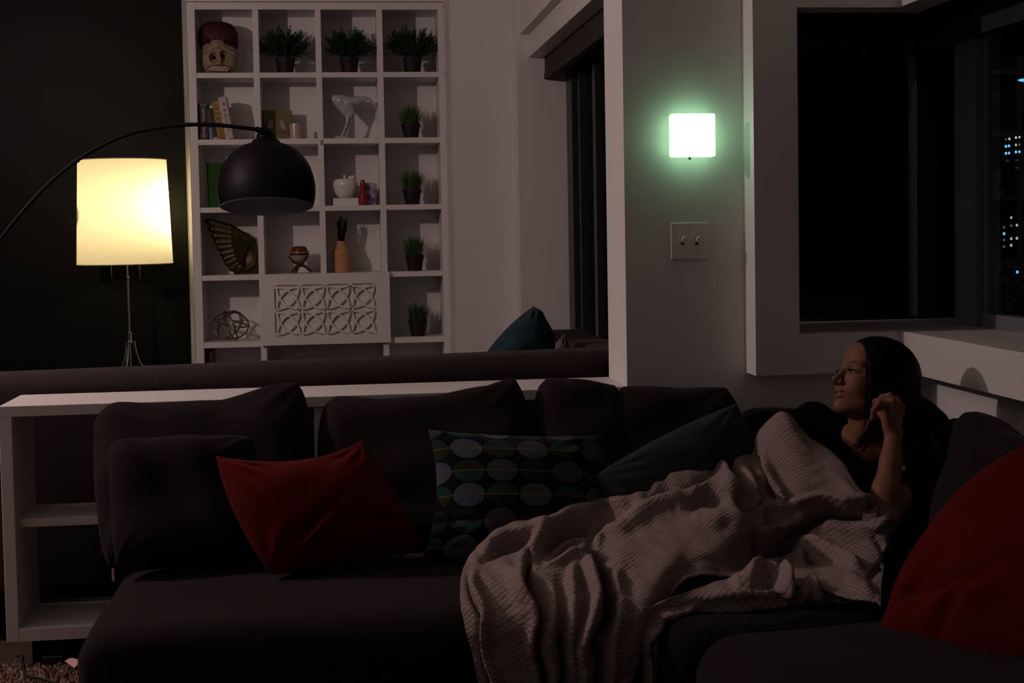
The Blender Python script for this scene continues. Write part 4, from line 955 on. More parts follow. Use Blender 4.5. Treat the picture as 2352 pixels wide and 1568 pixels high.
# ---- lidded pot on a carved stand
q = on(689, 4, YB + .12); k = (YB + .12) / FPX; zq = q[2]
pt = empty('painted_pot', (q[0], q[1], zq + 20 * k)); tag(pt, 'small round lidded pot painted white, black and orange, resting on a carved stand', 'pot')
bm = B(); lathe(bm, [(.004, 24 * k), (10 * k, 24.5 * k), (17 * k, 30 * k), (21 * k, 37 * k), (21.5 * k, 41 * k)], q, 32); obj('bowl', bm, mat('speckled_white_glaze', (.30, .27, .22), .2, vary=.5, vscale=120), pt, smooth=True)
bm = B(); lathe(bm, [(21.5 * k, 41 * k), (22 * k, 43 * k), (21.8 * k, 44.5 * k)], q, 32); obj('black_band', bm, M['black'], pt)
bm = B(); lathe(bm, [(21.8 * k, 44.5 * k), (20.5 * k, 50 * k)], q, 32); obj('orange_band', bm, mat('orange_glaze', (.32, .10, .012), .25, vary=.5, vscale=60), pt)
bm = B(); lathe(bm, [(20 * k, 50 * k), (17 * k, 53 * k), (17.5 * k, 54 * k), (17.5 * k, 56 * k), (14 * k, 60 * k), (5 * k, 61.5 * k), (.002, 61.6 * k)], q, 32); obj('lid', bm, mat('orange_black_glaze', (.12, .035, .012), .25, vary=.95, vscale=90), pt, smooth=True)
st = empty('carved_stand', q); tag(st, 'dark red wood stand of crossed carved legs under the painted pot', 'stand')
for a0 in (0, 120, 240):
    a_ = radians(a0 + 12); d = np.array((cos(a_), sin(a_), 0)); up = np.array((0, 0, 1))
    bm = B(); tube(bm, smoothpath([q + d * 28 * k + up * 2.5 * k, q + d * 22 * k + up * 6 * k, q + d * 12 * k + up * 15 * k, q - d * 2 * k + up * 21 * k, q - d * 14 * k + up * 26 * k, q - d * 20 * k + up * 34 * k, q - d * 27 * k + up * 38 * k], 5), [.0075] * 4 + [.0085] * 22 + [.005] * 5, 10); obj('leg', bm, M['redwood'], st, smooth=True)
bm = B(); bmesh.ops.create_uvsphere(bm, u_segments=16, v_segments=8, radius=.018, matrix=Matrix.Translation(q + np.array((0, 0, 20 * k)))); obj('hub', bm, M['redwood'], st, smooth=True)

# ---- wooden bottle with dark feathers
q = on(785, 4, YB + .12); vz = empty('wooden_bottle', q); tag(vz, 'pale turned wooden bottle vase standing above the lattice door', 'vase')
bm = B(); lathe(bm, [(19 * k, 0), (21 * k, 2 * k), (21 * k, 44 * k), (20 * k, 49 * k), (15 * k, 55 * k), (12.5 * k, 60 * k), (12.3 * k, 71 * k), (11 * k, 71 * k), (10.5 * k, 60 * k)], q, 36); obj('body', bm, M['wood'], vz, smooth=False)
ft = empty('feather_bunch', q + np.array((0, 0, 62 * k))); tag(ft, 'bunch of black twisted feathers standing in the wooden bottle', 'feathers')
r = random.Random(5)
for i in range(7):
    a_ = r.uniform(0, 6.28); b0 = q + np.array((cos(a_) * .012, sin(a_) * .012, 62 * k)); tp_ = q + np.array((cos(a_) * .028 + .006, sin(a_) * .024, (112 + r.uniform(-4, 12)) * k))
    bm = B(); n = 26
    for j in range(n):
        t = j / n; p = b0 * (1 - t) + tp_ * t + np.array((sin(t * 3 + i) * .006, 0, 0))
        for s2 in (-1, 1): blade(bm, p, (s2 * cos(i + t * 3) * .6, s2 * sin(i + t * 3) * .6, .9), .024, .003, .1, 3)
    tube(bm, [b0, tp_], .0015, 5); obj('feather', bm, M['black'], ft)

# ---- wire orb
q = on(530, 5, YB + .11); R0 = .098; cz_ = q[2] + R0 * .86 + .004; q[0] += 0
bm = B()
for nrm, off in (((1, .3, .35), 0), ((-.75, .5, .5), 0), ((.25, .25, 1), .15), ((.1, -.9, .55), 0), ((.8, .6, -.5), -.1)):
    nv = Vector(nrm).normalized(); a = nv.cross(Vector((0, 0, 1))).normalized(); b = nv.cross(a); rr = R0 * sqrt(1 - off * off)
    tube(bm, [Vector((q[0], q[1], cz_)) + nv * off * R0 + (a * cos(2 * pi * i / 48) * 1.06 + b * sin(2 * pi * i / 48) * .9) * rr for i in range(49)], .0046, 8, caps=False)
dz = min(v.co.z for v in bm.verts) - q[2]; bm.transform(Matrix.Translation((0, 0, -dz + .0005)))
o = obj('wire_orb', bm, M['bronze'], smooth=True); tag(o, 'open bronze ball of crossed metal hoops left of the lattice door', 'ornament')
p0 = aty(475, 800, YB + .1); p1 = aty(493, 860, YB + .1)
bm = B(); box(bm, p0[0], p1[0], YB + .06, YB + .2, .255, p0[2] + .0); o = obj('dark_album', bm, M['redwood'], bevel=.004); tag(o, 'dark brown album standing in the lowest visible left cubby', 'book')

# ================================================================ WOMAN
def rotm(axis, a):
    return np.array(Matrix.Rotation(a, 3, Vector(axis)))
HY = 3.74
Hc = aty(2004, 874, HY)
fwd = np.array((-cos(radians(7)), -sin(radians(7)), 0)); fwd = fwd * cos(radians(20)) + np.array((0, 0, 1)) * sin(radians(20))
upv = np.array((0, 0, 1.0)) - fwd * fwd[2]; upv /= np.linalg.norm(upv)
Rr = rotm(fwd, radians(10))
upv = Rr @ upv
sde = np.cross(upv, fwd)                       # towards her left, the near side
HR = np.stack([fwd, upv, sde], axis=1); HS = 1.05
def hp(f, u, s): return Hc + HR @ (np.array((f, u, s)) * HS)
wm = empty('woman', (1.35, 3.75, .425))
tag(wm, 'dark-haired woman in a black top reclining in the corner, one hand at her hair', 'person')
S_ = Sculpt((1.04, 3.22, .50), (1.80, 4.08, 1.12), .0021)
hb = lambda c, r, k=.01, op='add': S_.ball(hp(*c), np.array(r) * HS, k, HR, op)
# torso, seen only at the neckline and the bare upper arm
NB = aty(1992, 1018, 3.74); SL = aty(2128, 1022, 3.68); SRt = aty(1868, 972, 3.90); CH = aty(1975, 1110, 3.80); PV = aty(1880, 1245, 3.80)
EL = aty(2034, 1186, 3.46); WL = aty(2053, 992, 3.56)
S_.cap(SRt, NB + np.array((0, .02, -.03)), .048, .058, .02); S_.cap(NB + np.array((0, .02, -.03)), SL, .058, .05, .02)
S_.cap(NB + np.array((0, .03, -.08)), CH, .085, .11, .04); S_.cap(CH, PV, .11, .13, .04)
# neck
S_.chain([hp(-.020, -.035, 0), hp(-.012, -.10, .0) * .55 + (NB + np.array((0, .01, .03))) * .45, NB + np.array((-.0, .015, .0))], [.050, .047, .056], .018)
S_.cap(hp(.01, -.10, .03), NB + np.array((-.035, -.01, .0)), .016, .012, .014)
# skull and face
hb((-.012, .030, 0), (.093, .080, .072), .02); hb((.036, -.030, 0), (.050, .074, .055), .03); hb((.040, .046, 0), (.046, .045, .058), .02)
for s_ in (-1, 1):
    S_.cap(hp(-.004, -.058, .046 * s_), hp(.062, -.092, .016 * s_), .020, .017, .018)
    hb((.054, -.030, .036 * s_), (.026, .026, .022), .014)
    S_.cap(hp(.078, .018, .010 * s_), hp(.066, .022, .044 * s_), .0095, .008, .010)
hb((.074, -.094, 0), (.017, .015, .019), .014); hb((.064, -.062, 0), (.028, .032, .030), .014)
for s_ in (-1, 1):
    hb((.092, -.001, .031 * s_), (.016, .011, .018), .009, 'sub')
    hb((.066, -.001, .031 * s_), (.0150, .0140, .0155), .003)
    hb((.088, -.0035, .031 * s_), (.0125, .0030, .0115), .0015, 'sub')
S_.chain([hp(.079, .018, 0), hp(.090, -.006, 0), hp(.104, -.028, 0)], [.0082, .0072, .0082], .009)
hb((.105, -.031, 0), (.0105, .0082, .0084), .006)
for s_ in (-1, 1):
    hb((.094, -.035, .0115 * s_), (.0090, .0064, .0056), .004); hb((.100, -.043, .006 * s_), (.006, .0045, .0032), .0015, 'sub')
# lips, slightly parted in a smile
for s_ in (-1, 1):
    S_.chain([hp(.0925, -.0575, .003 * s_), hp(.087, -.0575, .014 * s_), hp(.074, -.0545, .027 * s_)], [.0058, .0048, .0022], .004)
    S_.chain([hp(.0905, -.0715, 0), hp(.086, -.0700, .012 * s_), hp(.074, -.0575, .026 * s_)], [.0066, .0056, .0022], .004)
    S_.chain([hp(.100, -.0645, 0), hp(.093, -.0638, .012 * s_), hp(.078, -.0575, .023 * s_)], [.0036, .0034, .0018], .001) if False else None
    a_, b_, c_ = hp(.099, -.0645, 0), hp(.093, -.0636, .012 * s_), hp(.081, -.0580, .022 * s_)
    S_.cap(a_, b_, .0033, .0030, .0012, 'sub'); S_.cap(b_, c_, .0030, .0014, .0012, 'sub')
for s_ in (-1, 1):
    hb((-.008, -.012, .073 * s_), (.014, .028, .007), .006)
# left arm: upper arm, forearm and hand
S_.chain([SL, SL * .45 + EL * .55 + np.array((.015, 0, 0)), EL], [.050, .043, .037], .02)
FA = EL * .72 + WL * .28 + np.array((-.006, -.004, 0))
S_.chain([EL, FA, EL * .35 + WL * .65, WL], [.036, .037, .027, .0215], .015)
KN = [aty(2037, 930, 3.535), aty(2051, 922, 3.555), aty(2063, 926, 3.585), aty(2070, 937, 3.61)]
PB = [WL + np.array((-.012, -.002, .008)), WL + np.array((-.004, .002, .008)), WL + np.array((.004, .010, .008)), WL + np.array((.010, .018, .006))]
for i in range(4): S_.cap(PB[i], KN[i], .0145, .0115, .010)
S_.cap(WL, (PB[1] + KN[1]) / 2, .021, .017, .014)
S_.chain([KN[0], aty(2019, 928, 3.53), aty(2007, 943, 3.53), aty(2004, 962, 3.535)], [.0105, .0090, .0080, .0066], .0035)
S_.chain([KN[1], aty(2027, 916, 3.575), aty(2011, 922, 3.60), aty(2008, 934, 3.62)], [.0105, .0088, .0078, .0066], .0035)
S_.chain([KN[2], aty(2045, 908, 3.60), aty(2026, 911, 3.635), aty(2018, 918, 3.655)], [.0102, .0085, .0074, .0062], .0035)
S_.chain([KN[3], aty(2060, 916, 3.635), aty(2045, 913, 3.665), aty(2038, 917, 3.68)], [.0092, .0074, .0064, .0056], .0035)
S_.chain([PB[0] + np.array((-.002, .012, .004)), aty(2034, 962, 3.590), aty(2024, 950, 3.615), aty(2017, 944, 3.63)], [.013, .0115, .0092, .0072], .006)
# right arm runs down under the blanket
ER = aty(1815, 1075, 3.84); S_.chain([SRt, ER], [.046, .036], .02); S_.chain([ER, aty(1900, 1150, 3.70)], [.036, .024], .015)
S_.cut((0, 0, PV[2] - .02), (0, 0, -1))
bme = S_.mesh('body')
# lips, nostril and brow colouring of the skin
ca = bme.color_attributes.new('tint', 'FLOAT_COLOR', 'POINT')
V = np.array([v.co for v in bme.vertices]); L = (V - Hc) @ HR / HS
f_, u_, s__ = L[:, 0], L[:, 1], L[:, 2]
col = np.tile(np.array((.22, .098, .064, 1.0)), (len(V), 1))
def put(mask, c, k=1.0): col[:] = col * (1 - mask[:, None] * k) + np.array((*c, 1)) * mask[:, None] * k
cur = .10 * s__ ** 2 * 60
lip = np.exp(-((u_ + .0645 - 5.5 * s__ ** 2) / .0088) ** 6) * np.exp(-(s__ / .0255) ** 8) * (f_ > .066)
put(lip, (.17, .040, .042), .85)
gap = np.exp(-((u_ + .0643 - 8 * s__ ** 2) / .0026) ** 6) * np.exp(-(s__ / .019) ** 8) * (f_ > .066) * (f_ < .0925); put(gap, (.36, .28, .23), .9)
for sg in (-1, 1):
    bs = (s__ * sg - .031)
    brow = np.exp(-((u_ - .0225 - .10 * bs + 9 * bs ** 2) / .0042) ** 4) * np.exp(-(bs / .021) ** 6) * (f_ > .03); put(brow, (.02, .010, .007), .9)
    lash = np.exp(-((u_ + .0012 + 10 * bs ** 2) / .0017) ** 4) * np.exp(-(bs / .0135) ** 6) * (f_ > .05); put(lash, (.012, .007, .005), .9)
    ck = np.exp(-((u_ + .03) / .02) ** 2 - (bs / .02) ** 2) * (f_ > .03); put(ck, (.24, .08, .055), .35)
ca.data.foreach_set('color', col.astype(np.float32).ravel())
sm = mat('skin_tinted', (.42, .2, .13), .55, spec=.2, bump=.05, bscale=600); n, l = nt(sm); at = n.new('ShaderNodeAttribute'); at.attribute_name = 'tint'; l.new(at.outputs[0], n['Principled BSDF'].inputs['Base Color'])
n['Principled BSDF'].inputs['Subsurface Weight'].default_value = .08; n['Principled BSDF'].inputs['Subsurface Radius'].default_value = (.01, .004, .002)
link_mesh('body', bme, sm, wm)
em = mat('dark_eye', (.02, .012, .008), .1, spec=.7)
for s_ in (-1, 1):
    bm = B(); bmesh.ops.create_uvsphere(bm, u_segments=20, v_segments=14, radius=.0125 * HS, matrix=Matrix.Translation(hp(.0675, -.002, .031 * s_))); obj('eye', bm, em, wm, smooth=True)
# lashes of the far eye stand clear of the cheek, as do those of the near one
for s_ in (-1, 1):
    bm = B()
    for i in range(13):
        t = -1 + i / 6; p = hp(.0805 - .004 * t * t, .000 - .001 * t * t, s_ * (.031 + .0115 * t)); q = hp(.0905 - .005 * t * t, .0035, s_ * (.031 + .017 * t))
        tube(bm, [p, (p + q) / 2 + np.array((0, 0, -.0012)), q], [.0008, .0006, .0002], 5)
    obj('eyelashes', bm, M['hair'], wm)
# hair: cap, parted, falling past the cheek to a low bunch behind
S_ = Sculpt((1.20, 3.45, .62), (1.84, 4.0, 1.14), .0026)
hb = lambda c, r, k=.01, op='add': S_.ball(hp(*c), np.array(r) * HS, k, HR, op)
hb((-.018, .030, 0), (.108, .092, .087), 0)
for s_ in (-1, 1):
    hb((.012, -.025, .050 * s_), (.060, .090, .034), .03); hb((-.045, -.03, .045 * s_), (.06, .085, .045), .03)
hb((-.062, -.015, 0), (.062, .088, .072), .03)
S_.cap(hp(-.065, -.06, .02), hp(-.060, -.09, .03), .05, .040, .03)
S_.cut(hp(.074, .085, 0), HR @ np.array((1, -.24, 0)))
hb((.085, .00, 0), (.042, .086, .055), .006, 'sub'); hb((.09, -.07, 0), (.07, .06, .056), .004, 'sub')
HB = hp(-.062, -.09, .03)
S_.chain([HB, aty(2118, 955, 3.70), aty(2150, 975, 3.70), aty(2168, 1000, 3.72)], [.040, .040, .030, .014], .03)
hm = S_.mesh('hair')
link_mesh('hair', hm, M['hair'], wm)
bm = B(); r = random.Random(9)
for i in range(6):
    a = r.uniform(-.2, .3); s0 = r.uniform(-.03, .07)
    c0 = (-.018, .03); f0, u0 = c0[0] - sin(a) * .108, c0[1] + cos(a) * .092
    pts = [hp(f0 + .0, u0 - .002, s0), hp(f0 - .018 * cos(a) - .004 * sin(a), u0 - .016 * max(sin(a), -.2) + .004 * r.random(), s0 + .004), hp(f0 - .036 * cos(a), u0 - .036 * max(sin(a), .05), s0 + .008)]
    tube(bm, smoothpath(pts, 4), .0003, 4)
for i in range(16):
    p = hp(.045, .095, r.uniform(-.03, .05)); q = p + HR @ np.array((.006 + .005 * r.random(), .003, .002)); e_ = q + HR @ np.array((.004, -.014 - .01 * r.random(), .003)); tube(bm, smoothpath([p, q, e_], 4), .00045, 4)
for i in range(22):
    p = aty(2115 + r.uniform(-6, 30), 935 + r.uniform(0, 25), 3.70); q = p + np.array((r.uniform(.0, .03), 0, r.uniform(-.02, .012))); tube(bm, smoothpath([p, q, q + np.array((.01, 0, r.uniform(-.02, .0)))], 4), .0005, 4)
obj('loose_hair_strands', bm, M['hair'], wm)['kind'] = 'stuff'
S_ = Sculpt((1.20, 3.4, .66), (1.56, 3.9, .98), .0024); r = random.Random(4)
for i in range(30):
    a = r.uniform(-1.7, 1.3); b = r.uniform(-1.2, 1.2)
    S_.chain([aty(2012 + 7 * a, 945, 3.665 + .012 * b), aty(2004 + 10 * a, 985, 3.655 + .014 * b), aty(1987 + 11 * a, 1010 + 4 * b, 3.645 + .012 * b), aty(1972 + 9 * a, 1032 + 7 * b, 3.635 + .010 * b)], [.0050, .0040, .0028, .0012], .0008)
link_mesh('hair_lock', S_.mesh('lock'), M['hair_b'], wm)
# black top with short sleeves
S_ = Sculpt((1.04, 3.30, .48), (1.82, 4.08, 1.02), .004)
o_ = .009
S_.cap(SRt, NB + np.array((0, .02, -.04)), .050 + o_, .055 + o_, .02); S_.cap(NB + np.array((0, .02, -.04)), SL, .055 + o_, .052 + o_, .02)
S_.cap(NB + np.array((0, .03, -.08)), CH, .085 + o_, .115 + o_, .04); S_.cap(CH, PV, .115 + o_, .135 + o_, .04)
S_.ball(aty(1965, 1075, 3.70), (.10, .05, .075), .04)
UA = SL * .22 + EL * .78 + np.array((.024, .02, 0)); S_.chain([SL, SL * .45 + EL * .55 + np.array((.018, 0, 0)), UA], [.062, .058, .050], .02); S_.chain([SRt, ER], [.056, .046], .02)
S_.cap(SL, aty(2195, 985, 3.72), .05, .03, .03)
S_.ball(NB + np.array((-.012, -.055, .022)), (.064, .10, .062), .008, op='sub')
S_.cap(NB + np.array((0, .01, .02)), hp(-.02, -.06, 0), .066, .07, .006, 'sub')
S_.ball(aty(2086, 1070, 3.50), (.019, .10, .024), .004, op='sub')
S_.cut((0, 0, PV[2] - .06), (0, 0, -1))
link_mesh('shirt', S_.mesh('shirt'), M['shirt'], wm)
S_ = Sculpt((.30, 3.3, .40), (1.6, 4.1, .85), .008)
for hipo, kn, ft_ in ((PV + np.array((0, -.06, -.03)), aty(1580, 1195, 3.70), aty(1235, 1255, 3.60)), (PV + np.array((0, .06, -.03)), aty(1610, 1160, 3.84), aty(1270, 1248, 3.74))):
    S_.chain([hipo, kn, ft_], [.095, .056, .034], .03)
S_.cut((0, 0, .452), (0, 0, -1))
link_mesh('trousers', S_.mesh('trousers'), M['trouser'], wm)
# fine gold necklace
bm = B(); tube(bm, smoothpath([aty(1952, 992, 3.682), aty(1953, 1010, 3.672), aty(1963, 1027, 3.662), aty(1975, 1036, 3.655)], 6), .0007, 5); obj('necklace', bm, mat('gold_chain', (.5, .26, .08), .35), wm)

# ================================================================ QUILTED BLANKET
COLS = [
 [(1185,1185,3.75),(1150,1212,3.65),(1100,1255,3.50),(1068,1300,3.35),(1057,1360,3.22),(1066,1430,3.13),(1085,1500,3.10),(1110,1620,3.09)],
 [(1225,1155,3.85),(1215,1152,3.72),(1172,1210,3.55),(1135,1275,3.38),(1122,1340,3.22),(1135,1420,3.10),(1150,1500,3.08),(1165,1620,3.07)],
 [(1290,1150,3.90),(1275,1141,3.75),(1245,1195,3.58),(1215,1265,3.40),(1205,1335,3.22),(1215,1420,3.09),(1222,1500,3.07),(1230,1620,3.07)],
 [(1350,1165,3.90),(1345,1146,3.75),(1325,1196,3.60),(1300,1260,3.42),(1285,1335,3.24),(1285,1420,3.10),(1288,1500,3.07),(1290,1620,3.07)],
 [(1420,1172,3.90),(1410,1146,3.78),(1395,1196,3.60),(1375,1270,3.42),(1362,1340,3.25),(1355,1420,3.11),(1348,1500,3.07),(1340,1620,3.07)],
 [(1440,1098,3.95),(1428,1082,3.82),(1440,1155,3.62),(1430,1240,3.42),(1425,1320,3.27),(1415,1410,3.13),(1395,1500,3.07),(1385,1620,3.06)],
 [(1530,1075,3.95),(1525,1056,3.82),(1520,1135,3.60),(1510,1220,3.42),(1500,1290,3.28),(1488,1355,3.18),(1478,1430,3.10),(1450,1560,3.08)],
 [(1620,1050,3.95),(1615,1034,3.82),(1605,1100,3.65),(1595,1170,3.48),(1585,1225,3.36),(1575,1270,3.29),(1568,1318,3.24),(1560,1340,3.36)],
 [(1700,1032,3.95),(1695,1016,3.83),(1680,1090,3.68),(1670,1150,3.50),(1665,1210,3.38),(1665,1250,3.30),(1668,1298,3.27),(1672,1325,3.38)],
 [(1745,1036,4.00),(1730,1018,3.86),(1733,1090,3.70),(1730,1150,3.60),(1730,1200,3.52),(1735,1245,3.44),(1740,1295,3.38),(1745,1330,3.42)],
 [(1756,985,3.95),(1748,992,3.78),(1768,1060,3.66),(1790,1125,3.58),(1795,1185,3.52),(1798,1240,3.47),(1800,1300,3.44),(1805,1345,3.42)],
 [(1806,958,3.90),(1802,952,3.74),(1828,1040,3.62),(1848,1115,3.54),(1858,1178,3.49),(1868,1240,3.44),(1878,1300,3.41),(1885,1352,3.38)],
 [(1858,1008,3.80),(1854,1006,3.69),(1885,1068,3.57),(1910,1133,3.49),(1928,1185,3.43),(1942,1250,3.39),(1948,1310,3.36),(1955,1375,3.31)],
 [(1926,1056,3.70),(1922,1051,3.60),(1945,1100,3.50),(1968,1145,3.42),(1985,1195,3.38),(1998,1250,3.35),(2002,1312,3.33),(2008,1385,3.27)],
 [(1998,1150,3.50),(1990,1142,3.43),(1998,1166,3.39),(2012,1190,3.36),(2034,1205,3.34),(2035,1255,3.32),(2022,1315,3.31),(2018,1388,3.26)],
 [(2072,1190,3.47),(2064,1180,3.42),(2062,1190,3.40),(2062,1202,3.38),(2050,1228,3.36),(2042,1272,3.34),(2028,1322,3.32),(2022,1390,3.27)]]
FOLD = [  # polyline in view of the blanket, height, half width
 ([(1207,1267),(1249,1219),(1309,1193),(1383,1169),(1458,1154)], .030, 15), ([(1232,1266),(1290,1232),(1340,1220),(1375,1208)], -.030, 13),
 ([(1094,1282),(1159,1243),(1225,1215),(1262,1188)], .022, 13), ([(1110,1290),(1165,1262),(1225,1236)], -.020, 10),
 ([(1340,1278),(1377,1240),(1410,1210),(1473,1187),(1577,1142)], .024, 16), ([(1345,1290),(1360,1238),(1398,1203),(1450,1180)], -.028, 12),
 ([(1210,1272),(1222,1369),(1238,1428),(1242,1620)], -.060, 9), ([(1196,1290),(1207,1363),(1228,1420),(1230,1620)], .026, 14),
 ([(1362,1285),(1392,1327),(1398,1384),(1388,1443),(1372,1500),(1358,1620)], -.055, 13), ([(1338,1275),(1362,1320),(1368,1372),(1352,1430),(1338,1500),(1336,1620)], .034, 12),
 ([(1420,1300),(1428,1380),(1412,1460),(1396,1560),(1392,1640)], .022, 16),
 ([(1288,1440),(1292,1500),(1290,1620)], -.030, 12), ([(1316,1300),(1320,1360),(1306,1430),(1312,1520),(1314,1620)], .022, 11), ([(1262,1330),(1268,1420),(1262,1520),(1262,1620)], .018, 13),
 ([(1264,1291),(1303,1281),(1341,1275)], .024, 9), ([(1250,1280),(1300,1262),(1345,1255)], -.026, 11),
 ([(1091,1321),(1106,1398),(1130,1568),(1135,1640)], .026, 9), ([(1078,1330),(1092,1400),(1112,1500),(1124,1620)], -.020, 7), ([(1159,1306),(1190,1350),(1203,1400)], .018, 13),
 ([(1683,1072),(1690,1127),(1694,1194),(1724,1236),(1738,1290)], -.055, 12), ([(1700,1078),(1706,1127),(1734,1179),(1740,1200)], .030, 13), ([(1664,1060),(1672,1110),(1676,1160),(1690,1230)], .024, 15),
 ([(1757,1041),(1777,1108),(1801,1162)], .020, 9), ([(1744,1050),(1762,1110),(1785,1150)], -.035, 9),
 ([(1805,1160),(1850,1162),(1884,1152),(1992,1150)], .032, 12), ([(1800,1225),(1852,1212),(1903,1181),(1998,1182)], -.052, 12),
 ([(1736,1210),(1760,1172),(1789,1143)], .022, 12), ([(1730,1232),(1780,1222),(1844,1202)], .030, 11), ([(1742,1262),(1790,1252),(1838,1228)], -.048, 12),
 ([(1836,1226),(1845,1250),(1868,1262),(1923,1280),(1994,1315)], .028, 11), ([(1838,1252),(1856,1282),(1900,1290)], -.032, 11), ([(1815,1255),(1800,1290),(1770,1310)], -.034, 13),
 ([(1564,1147),(1623,1119),(1694,1135)], .022, 16), ([(1560,1170),(1620,1150),(1690,1165)], -.018, 15), ([(1620,1185),(1670,1205),(1730,1255)], .026, 16), ([(1470,1130),(1530,1105),(1610,1085)], .014, 12),
 ([(1480,1150),(1560,1125),(1650,1085)], -.014, 10), ([(1985,1190),(2020,1210),(2055,1190)], .014, 10), ([(2010,1240),(2030,1280),(2005,1330)], -.016, 9), ([(1940,1320),(1985,1350),(2005,1380)], .016, 14)]
FLAPT = [(1478,1620),(1478,1530),(1479,1445),(1490,1402),(1530,1376),(1590,1356),(1680,1330),(1745,1322),(1800,1325),(1860,1340),(1940,1358),(2020,1372)]
FLAPB = [(1503,1640),(1508,1540),(1510,1475),(1518,1450),(1552,1437),(1612,1433),(1690,1436),(1745,1437),(1800,1427),(1860,1414),(1940,1411),(2022,1398)]
FLF = [([(1700,1340),(1726,1332),(1760,1316),(1797,1315),(1812,1345),(1828,1372)], .036, 11), ([(1825,1380),(1832,1345),(1862,1343)], -.045, 11), ([(1840,1372),(1864,1348),(1882,1392)], .030, 11),
       ([(1740,1350),(1775,1338),(1790,1370)], -.022, 9), ([(1905,1352),(1930,1380),(1990,1392)], .016, 13), ([(1484,1620),(1490,1480),(1520,1420),(1600,1385)], .016, 8), ([(1494,1620),(1500,1490),(1530,1435)], -.018, 5)]
def cr(P, t):
    """Catmull-Rom along the first axis at parameter t in [0, len-1]"""
    n_ = len(P) - 1; i = np.clip(np.floor(t).astype(int), 0, n_ - 1); f = (t - i)[:, None, None]
    g = lambda k: np.where(((k >= 0) & (k <= n_))[:, None, None], P[np.clip(k, 0, n_)], np.where((k < 0)[:, None, None], 2 * P[0] - P[1], 2 * P[n_] - P[n_ - 1]))
    a, b, c, d = g(i - 1), g(i), g(i + 1), g(i + 2)
    return .5 * (2 * b + (c - a) * f + (2 * a - 5 * b + 4 * c - d) * f ** 2 + (3 * b - a - 3 * c + d) * f ** 3)
def segdist(x, y, poly):
    best = np.full(x.shape, 1e9)
    for (x0, y0), (x1, y1) in zip(poly, poly[1:]):
        dx, dy = x1 - x0, y1 - y0; t = np.clip(((x - x0) * dx + (y - y0) * dy) / (dx * dx + dy * dy), 0, 1)
        best = np.minimum(best, np.hypot(x - x0 - t * dx, y - y0 - t * dy))
    return best
def taper(x, y, poly):
    w_ = 1.0
    for (x0, y0), far in ((poly[0], poly[0][1] > 1590), (poly[-1], poly[-1][1] > 1590)):
        if not far: w_ = w_ * (.25 + .75 * np.clip(np.hypot(x - x0, y - y0) / 34., 0, 1))
    return w_
def smooth2(A, it=1):
    for _ in range(it):
        B_ = A.copy(); B_[1:-1] = (A[:-2] + 2 * A[1:-1] + A[2:]) / 4; A = B_.copy(); A[:, 1:-1] = (B_[:, :-2] + 2 * B_[:, 1:-1] + B_[:, 2:]) / 4
    return A
def sheet(net, folds, nu, nv, extra=None):
    W3 = np.array([[aty(*p) for p in c] for c in net])
    for c_, cc in enumerate(net):
        for r_, (x_, y_, Y_) in enumerate(cc):
            if W3[c_, r_, 2] < .468 and Y_ > 3.15: W3[c_, r_] = atz(x_, y_, .468)
    G = cr(W3, np.linspace(0, len(net) - 1, nu)); G = np.swapaxes(cr(np.swapaxes(G, 0, 1), np.linspace(0, len(net[0]) - 1, nv)), 0, 1)
    G = smooth2(G, 2)
    du = np.gradient(G, axis=0); dv = np.gradient(G, axis=1); N = np.cross(du, dv); N /= np.linalg.norm(N, axis=2, keepdims=True) + 1e-9
    view = EYE - G; N *= np.sign((N * view).sum(2, keepdims=True))
    N = N * .6 + np.array((-.1, -.9, .12)) * .4; N /= np.linalg.norm(N, axis=2, keepdims=True)
    px, py = proj(G); Hh = np.zeros(px.shape)
    wx = px + 5 * np.sin(py / 23.) + 3 * np.sin(px / 17. + py / 31.); wy = py + 5 * np.sin(px / 29.) + 3 * np.sin(py / 13.)
    for poly, h, wd in folds:
        d = segdist(wx, wy, poly) / (wd * (1.05 if h > 0 else .9)); h = 1.45 * h * taper(wx, wy, poly); Hh += h * np.exp(-d ** 2)
    Hh += .0022 * np.sin(px / 21. + py / 37.) * np.sin(py / 19. - px / 53.) + .0016 * np.sin(px / 9. - py / 14.) * np.sin(py / 31.) + .0014 * np.sin(py / 5. + 2 * np.sin(px / 23.)) * np.sin(px / 41. + py / 60.)
    G2 = G + N * Hh[..., None]
    su = np.concatenate([np.zeros((1, nv)), np.cumsum(np.linalg.norm(np.diff(G, axis=0), axis=2), axis=0)]).mean(1)
    sv = np.concatenate([np.zeros((nu, 1)), np.cumsum(np.linalg.norm(np.diff(G, axis=1), axis=2), axis=1)], axis=1).mean(0)
    return G2, su, sv
def add_sheet(bm, uvl, G, su, sv, off=(0, 0)):
    nu, nv = G.shape[:2]; vs_ = [[bm.verts.new(G[i, j]) for j in range(nv)] for i in range(nu)]
    for i in range(nu - 1):
        for j in range(nv - 1):
            f = bm.faces.new((vs_[i][j], vs_[i + 1][j], vs_[i + 1][j + 1], vs_[i][j + 1]))
            for lp, (a, b) in zip(f.loops, ((i, j), (i + 1, j), (i + 1, j + 1), (i, j + 1))): lp[uvl].uv = (su[a] + off[0], sv[b] + off[1])
G1, su1, sv1 = sheet(COLS, FOLD, 330, 190)
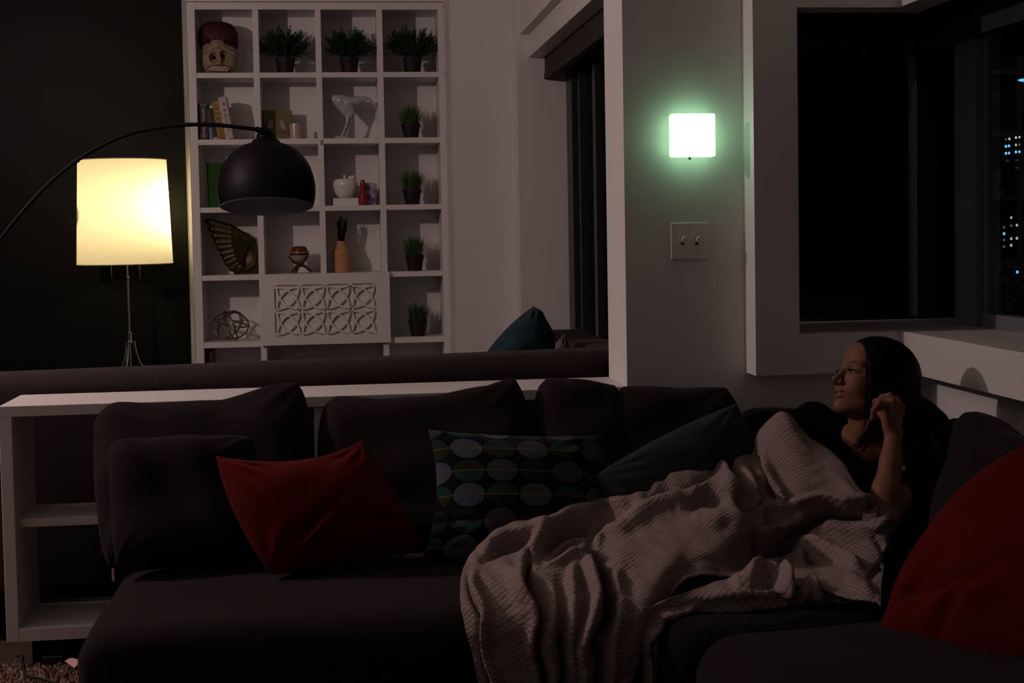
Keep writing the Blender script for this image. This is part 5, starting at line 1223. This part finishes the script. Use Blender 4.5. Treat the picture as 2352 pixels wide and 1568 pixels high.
def flapnet():
    net = []
    for (tx, ty), (bx_, by_) in zip(FLAPT, FLAPB):
        col_ = []
        for k_ in range(5):
            t = k_ / 4; x, y = tx + (bx_ - tx) * t, ty + (by_ - ty) * t
            zz_ = .466 + .02 * sin(pi * t)
            Ys = float(atz(x, y, zz_)[1]); Yd = 3.10 + .0 * t
            Y_ = max(Ys, Yd) if tx > 1500 else Yd + .0
            if 1484 < tx < 1600: Y_ = max(Ys, 3.12)
            col_.append((x, y, Y_))
        net.append(col_)
    return net
G2, su2, sv2 = sheet(flapnet(), FLF, 240, 44)
bm = B(); uvl = bm.loops.layers.uv.new('uv'); add_sheet(bm, uvl, G1, su1, sv1); add_sheet(bm, uvl, G2, su2, sv2, (.3, .9))
def quilt_mat():
    m = mat('rose_grey_quilted_cotton', (.275, .208, .198), .92, spec=.08, sheen=.05); n, l = nt(m); b = n['Principled BSDF']
    uv = n.new('ShaderNodeUVMap'); ns = n.new('ShaderNodeTexNoise'); ns.inputs['Scale'].default_value = 9; l.new(uv.outputs[0], ns.inputs[0])
    mp_ = n.new('ShaderNodeVectorMath'); mp_.operation = 'SCALE'; mp_.inputs[3].default_value = .03; l.new(ns.outputs[1], mp_.inputs[0])
    ad = n.new('ShaderNodeVectorMath'); ad.operation = 'ADD'; l.new(uv.outputs[0], ad.inputs[0]); l.new(mp_.outputs[0], ad.inputs[1])
    sx = n.new('ShaderNodeSeparateXYZ'); l.new(ad.outputs[0], sx.inputs[0])
    def mth(op, a, b_=None):
        k = n.new('ShaderNodeMath'); k.operation = op
        for i, x in enumerate((a, b_)):
            if x is None: continue
            if isinstance(x, (int, float)): k.inputs[i].default_value = x
            else: l.new(x, k.inputs[i])
        return k.outputs[0]
    f = pi / .018; U, V_ = mth('MULTIPLY', sx.outputs[0], f * .8), mth('MULTIPLY', sx.outputs[1], f * 1.15)
    d1 = mth('ABSOLUTE', mth('SINE', mth('ADD', U, V_))); d2 = mth('ABSOLUTE', mth('SINE', mth('SUBTRACT', U, V_)))
    q = mth('POWER', mth('MULTIPLY', d1, d2), .35)
    cr_ = n.new('ShaderNodeTexNoise'); cr_.inputs['Scale'].default_value = 1; cr_.inputs['Detail'].default_value = 3
    mpp = n.new('ShaderNodeMapping'); mpp.inputs['Scale'].default_value = (60, 260, 1); mpp.inputs['Rotation'].default_value = (0, 0, .25); l.new(uv.outputs[0], mpp.inputs[0]); l.new(mpp.outputs[0], cr_.inputs[0])
    h = mth('ADD', q, mth('MULTIPLY', cr_.outputs[0], .75))
    bp = n.new('ShaderNodeBump'); bp.inputs['Strength'].default_value = .8; bp.inputs['Distance'].default_value = .0034
    l.new(h, bp.inputs['Height']); l.new(bp.outputs[0], b.inputs['Normal']); return m
o = obj('quilted_blanket', bm, quilt_mat(), smooth=True)
sd = o.modifiers.new('thickness', 'SOLIDIFY'); sd.thickness = .006; sd.offset = 0
tag(o, 'dusty rose quilted blanket draped over the woman\'s legs and down the sofa front', 'blanket')
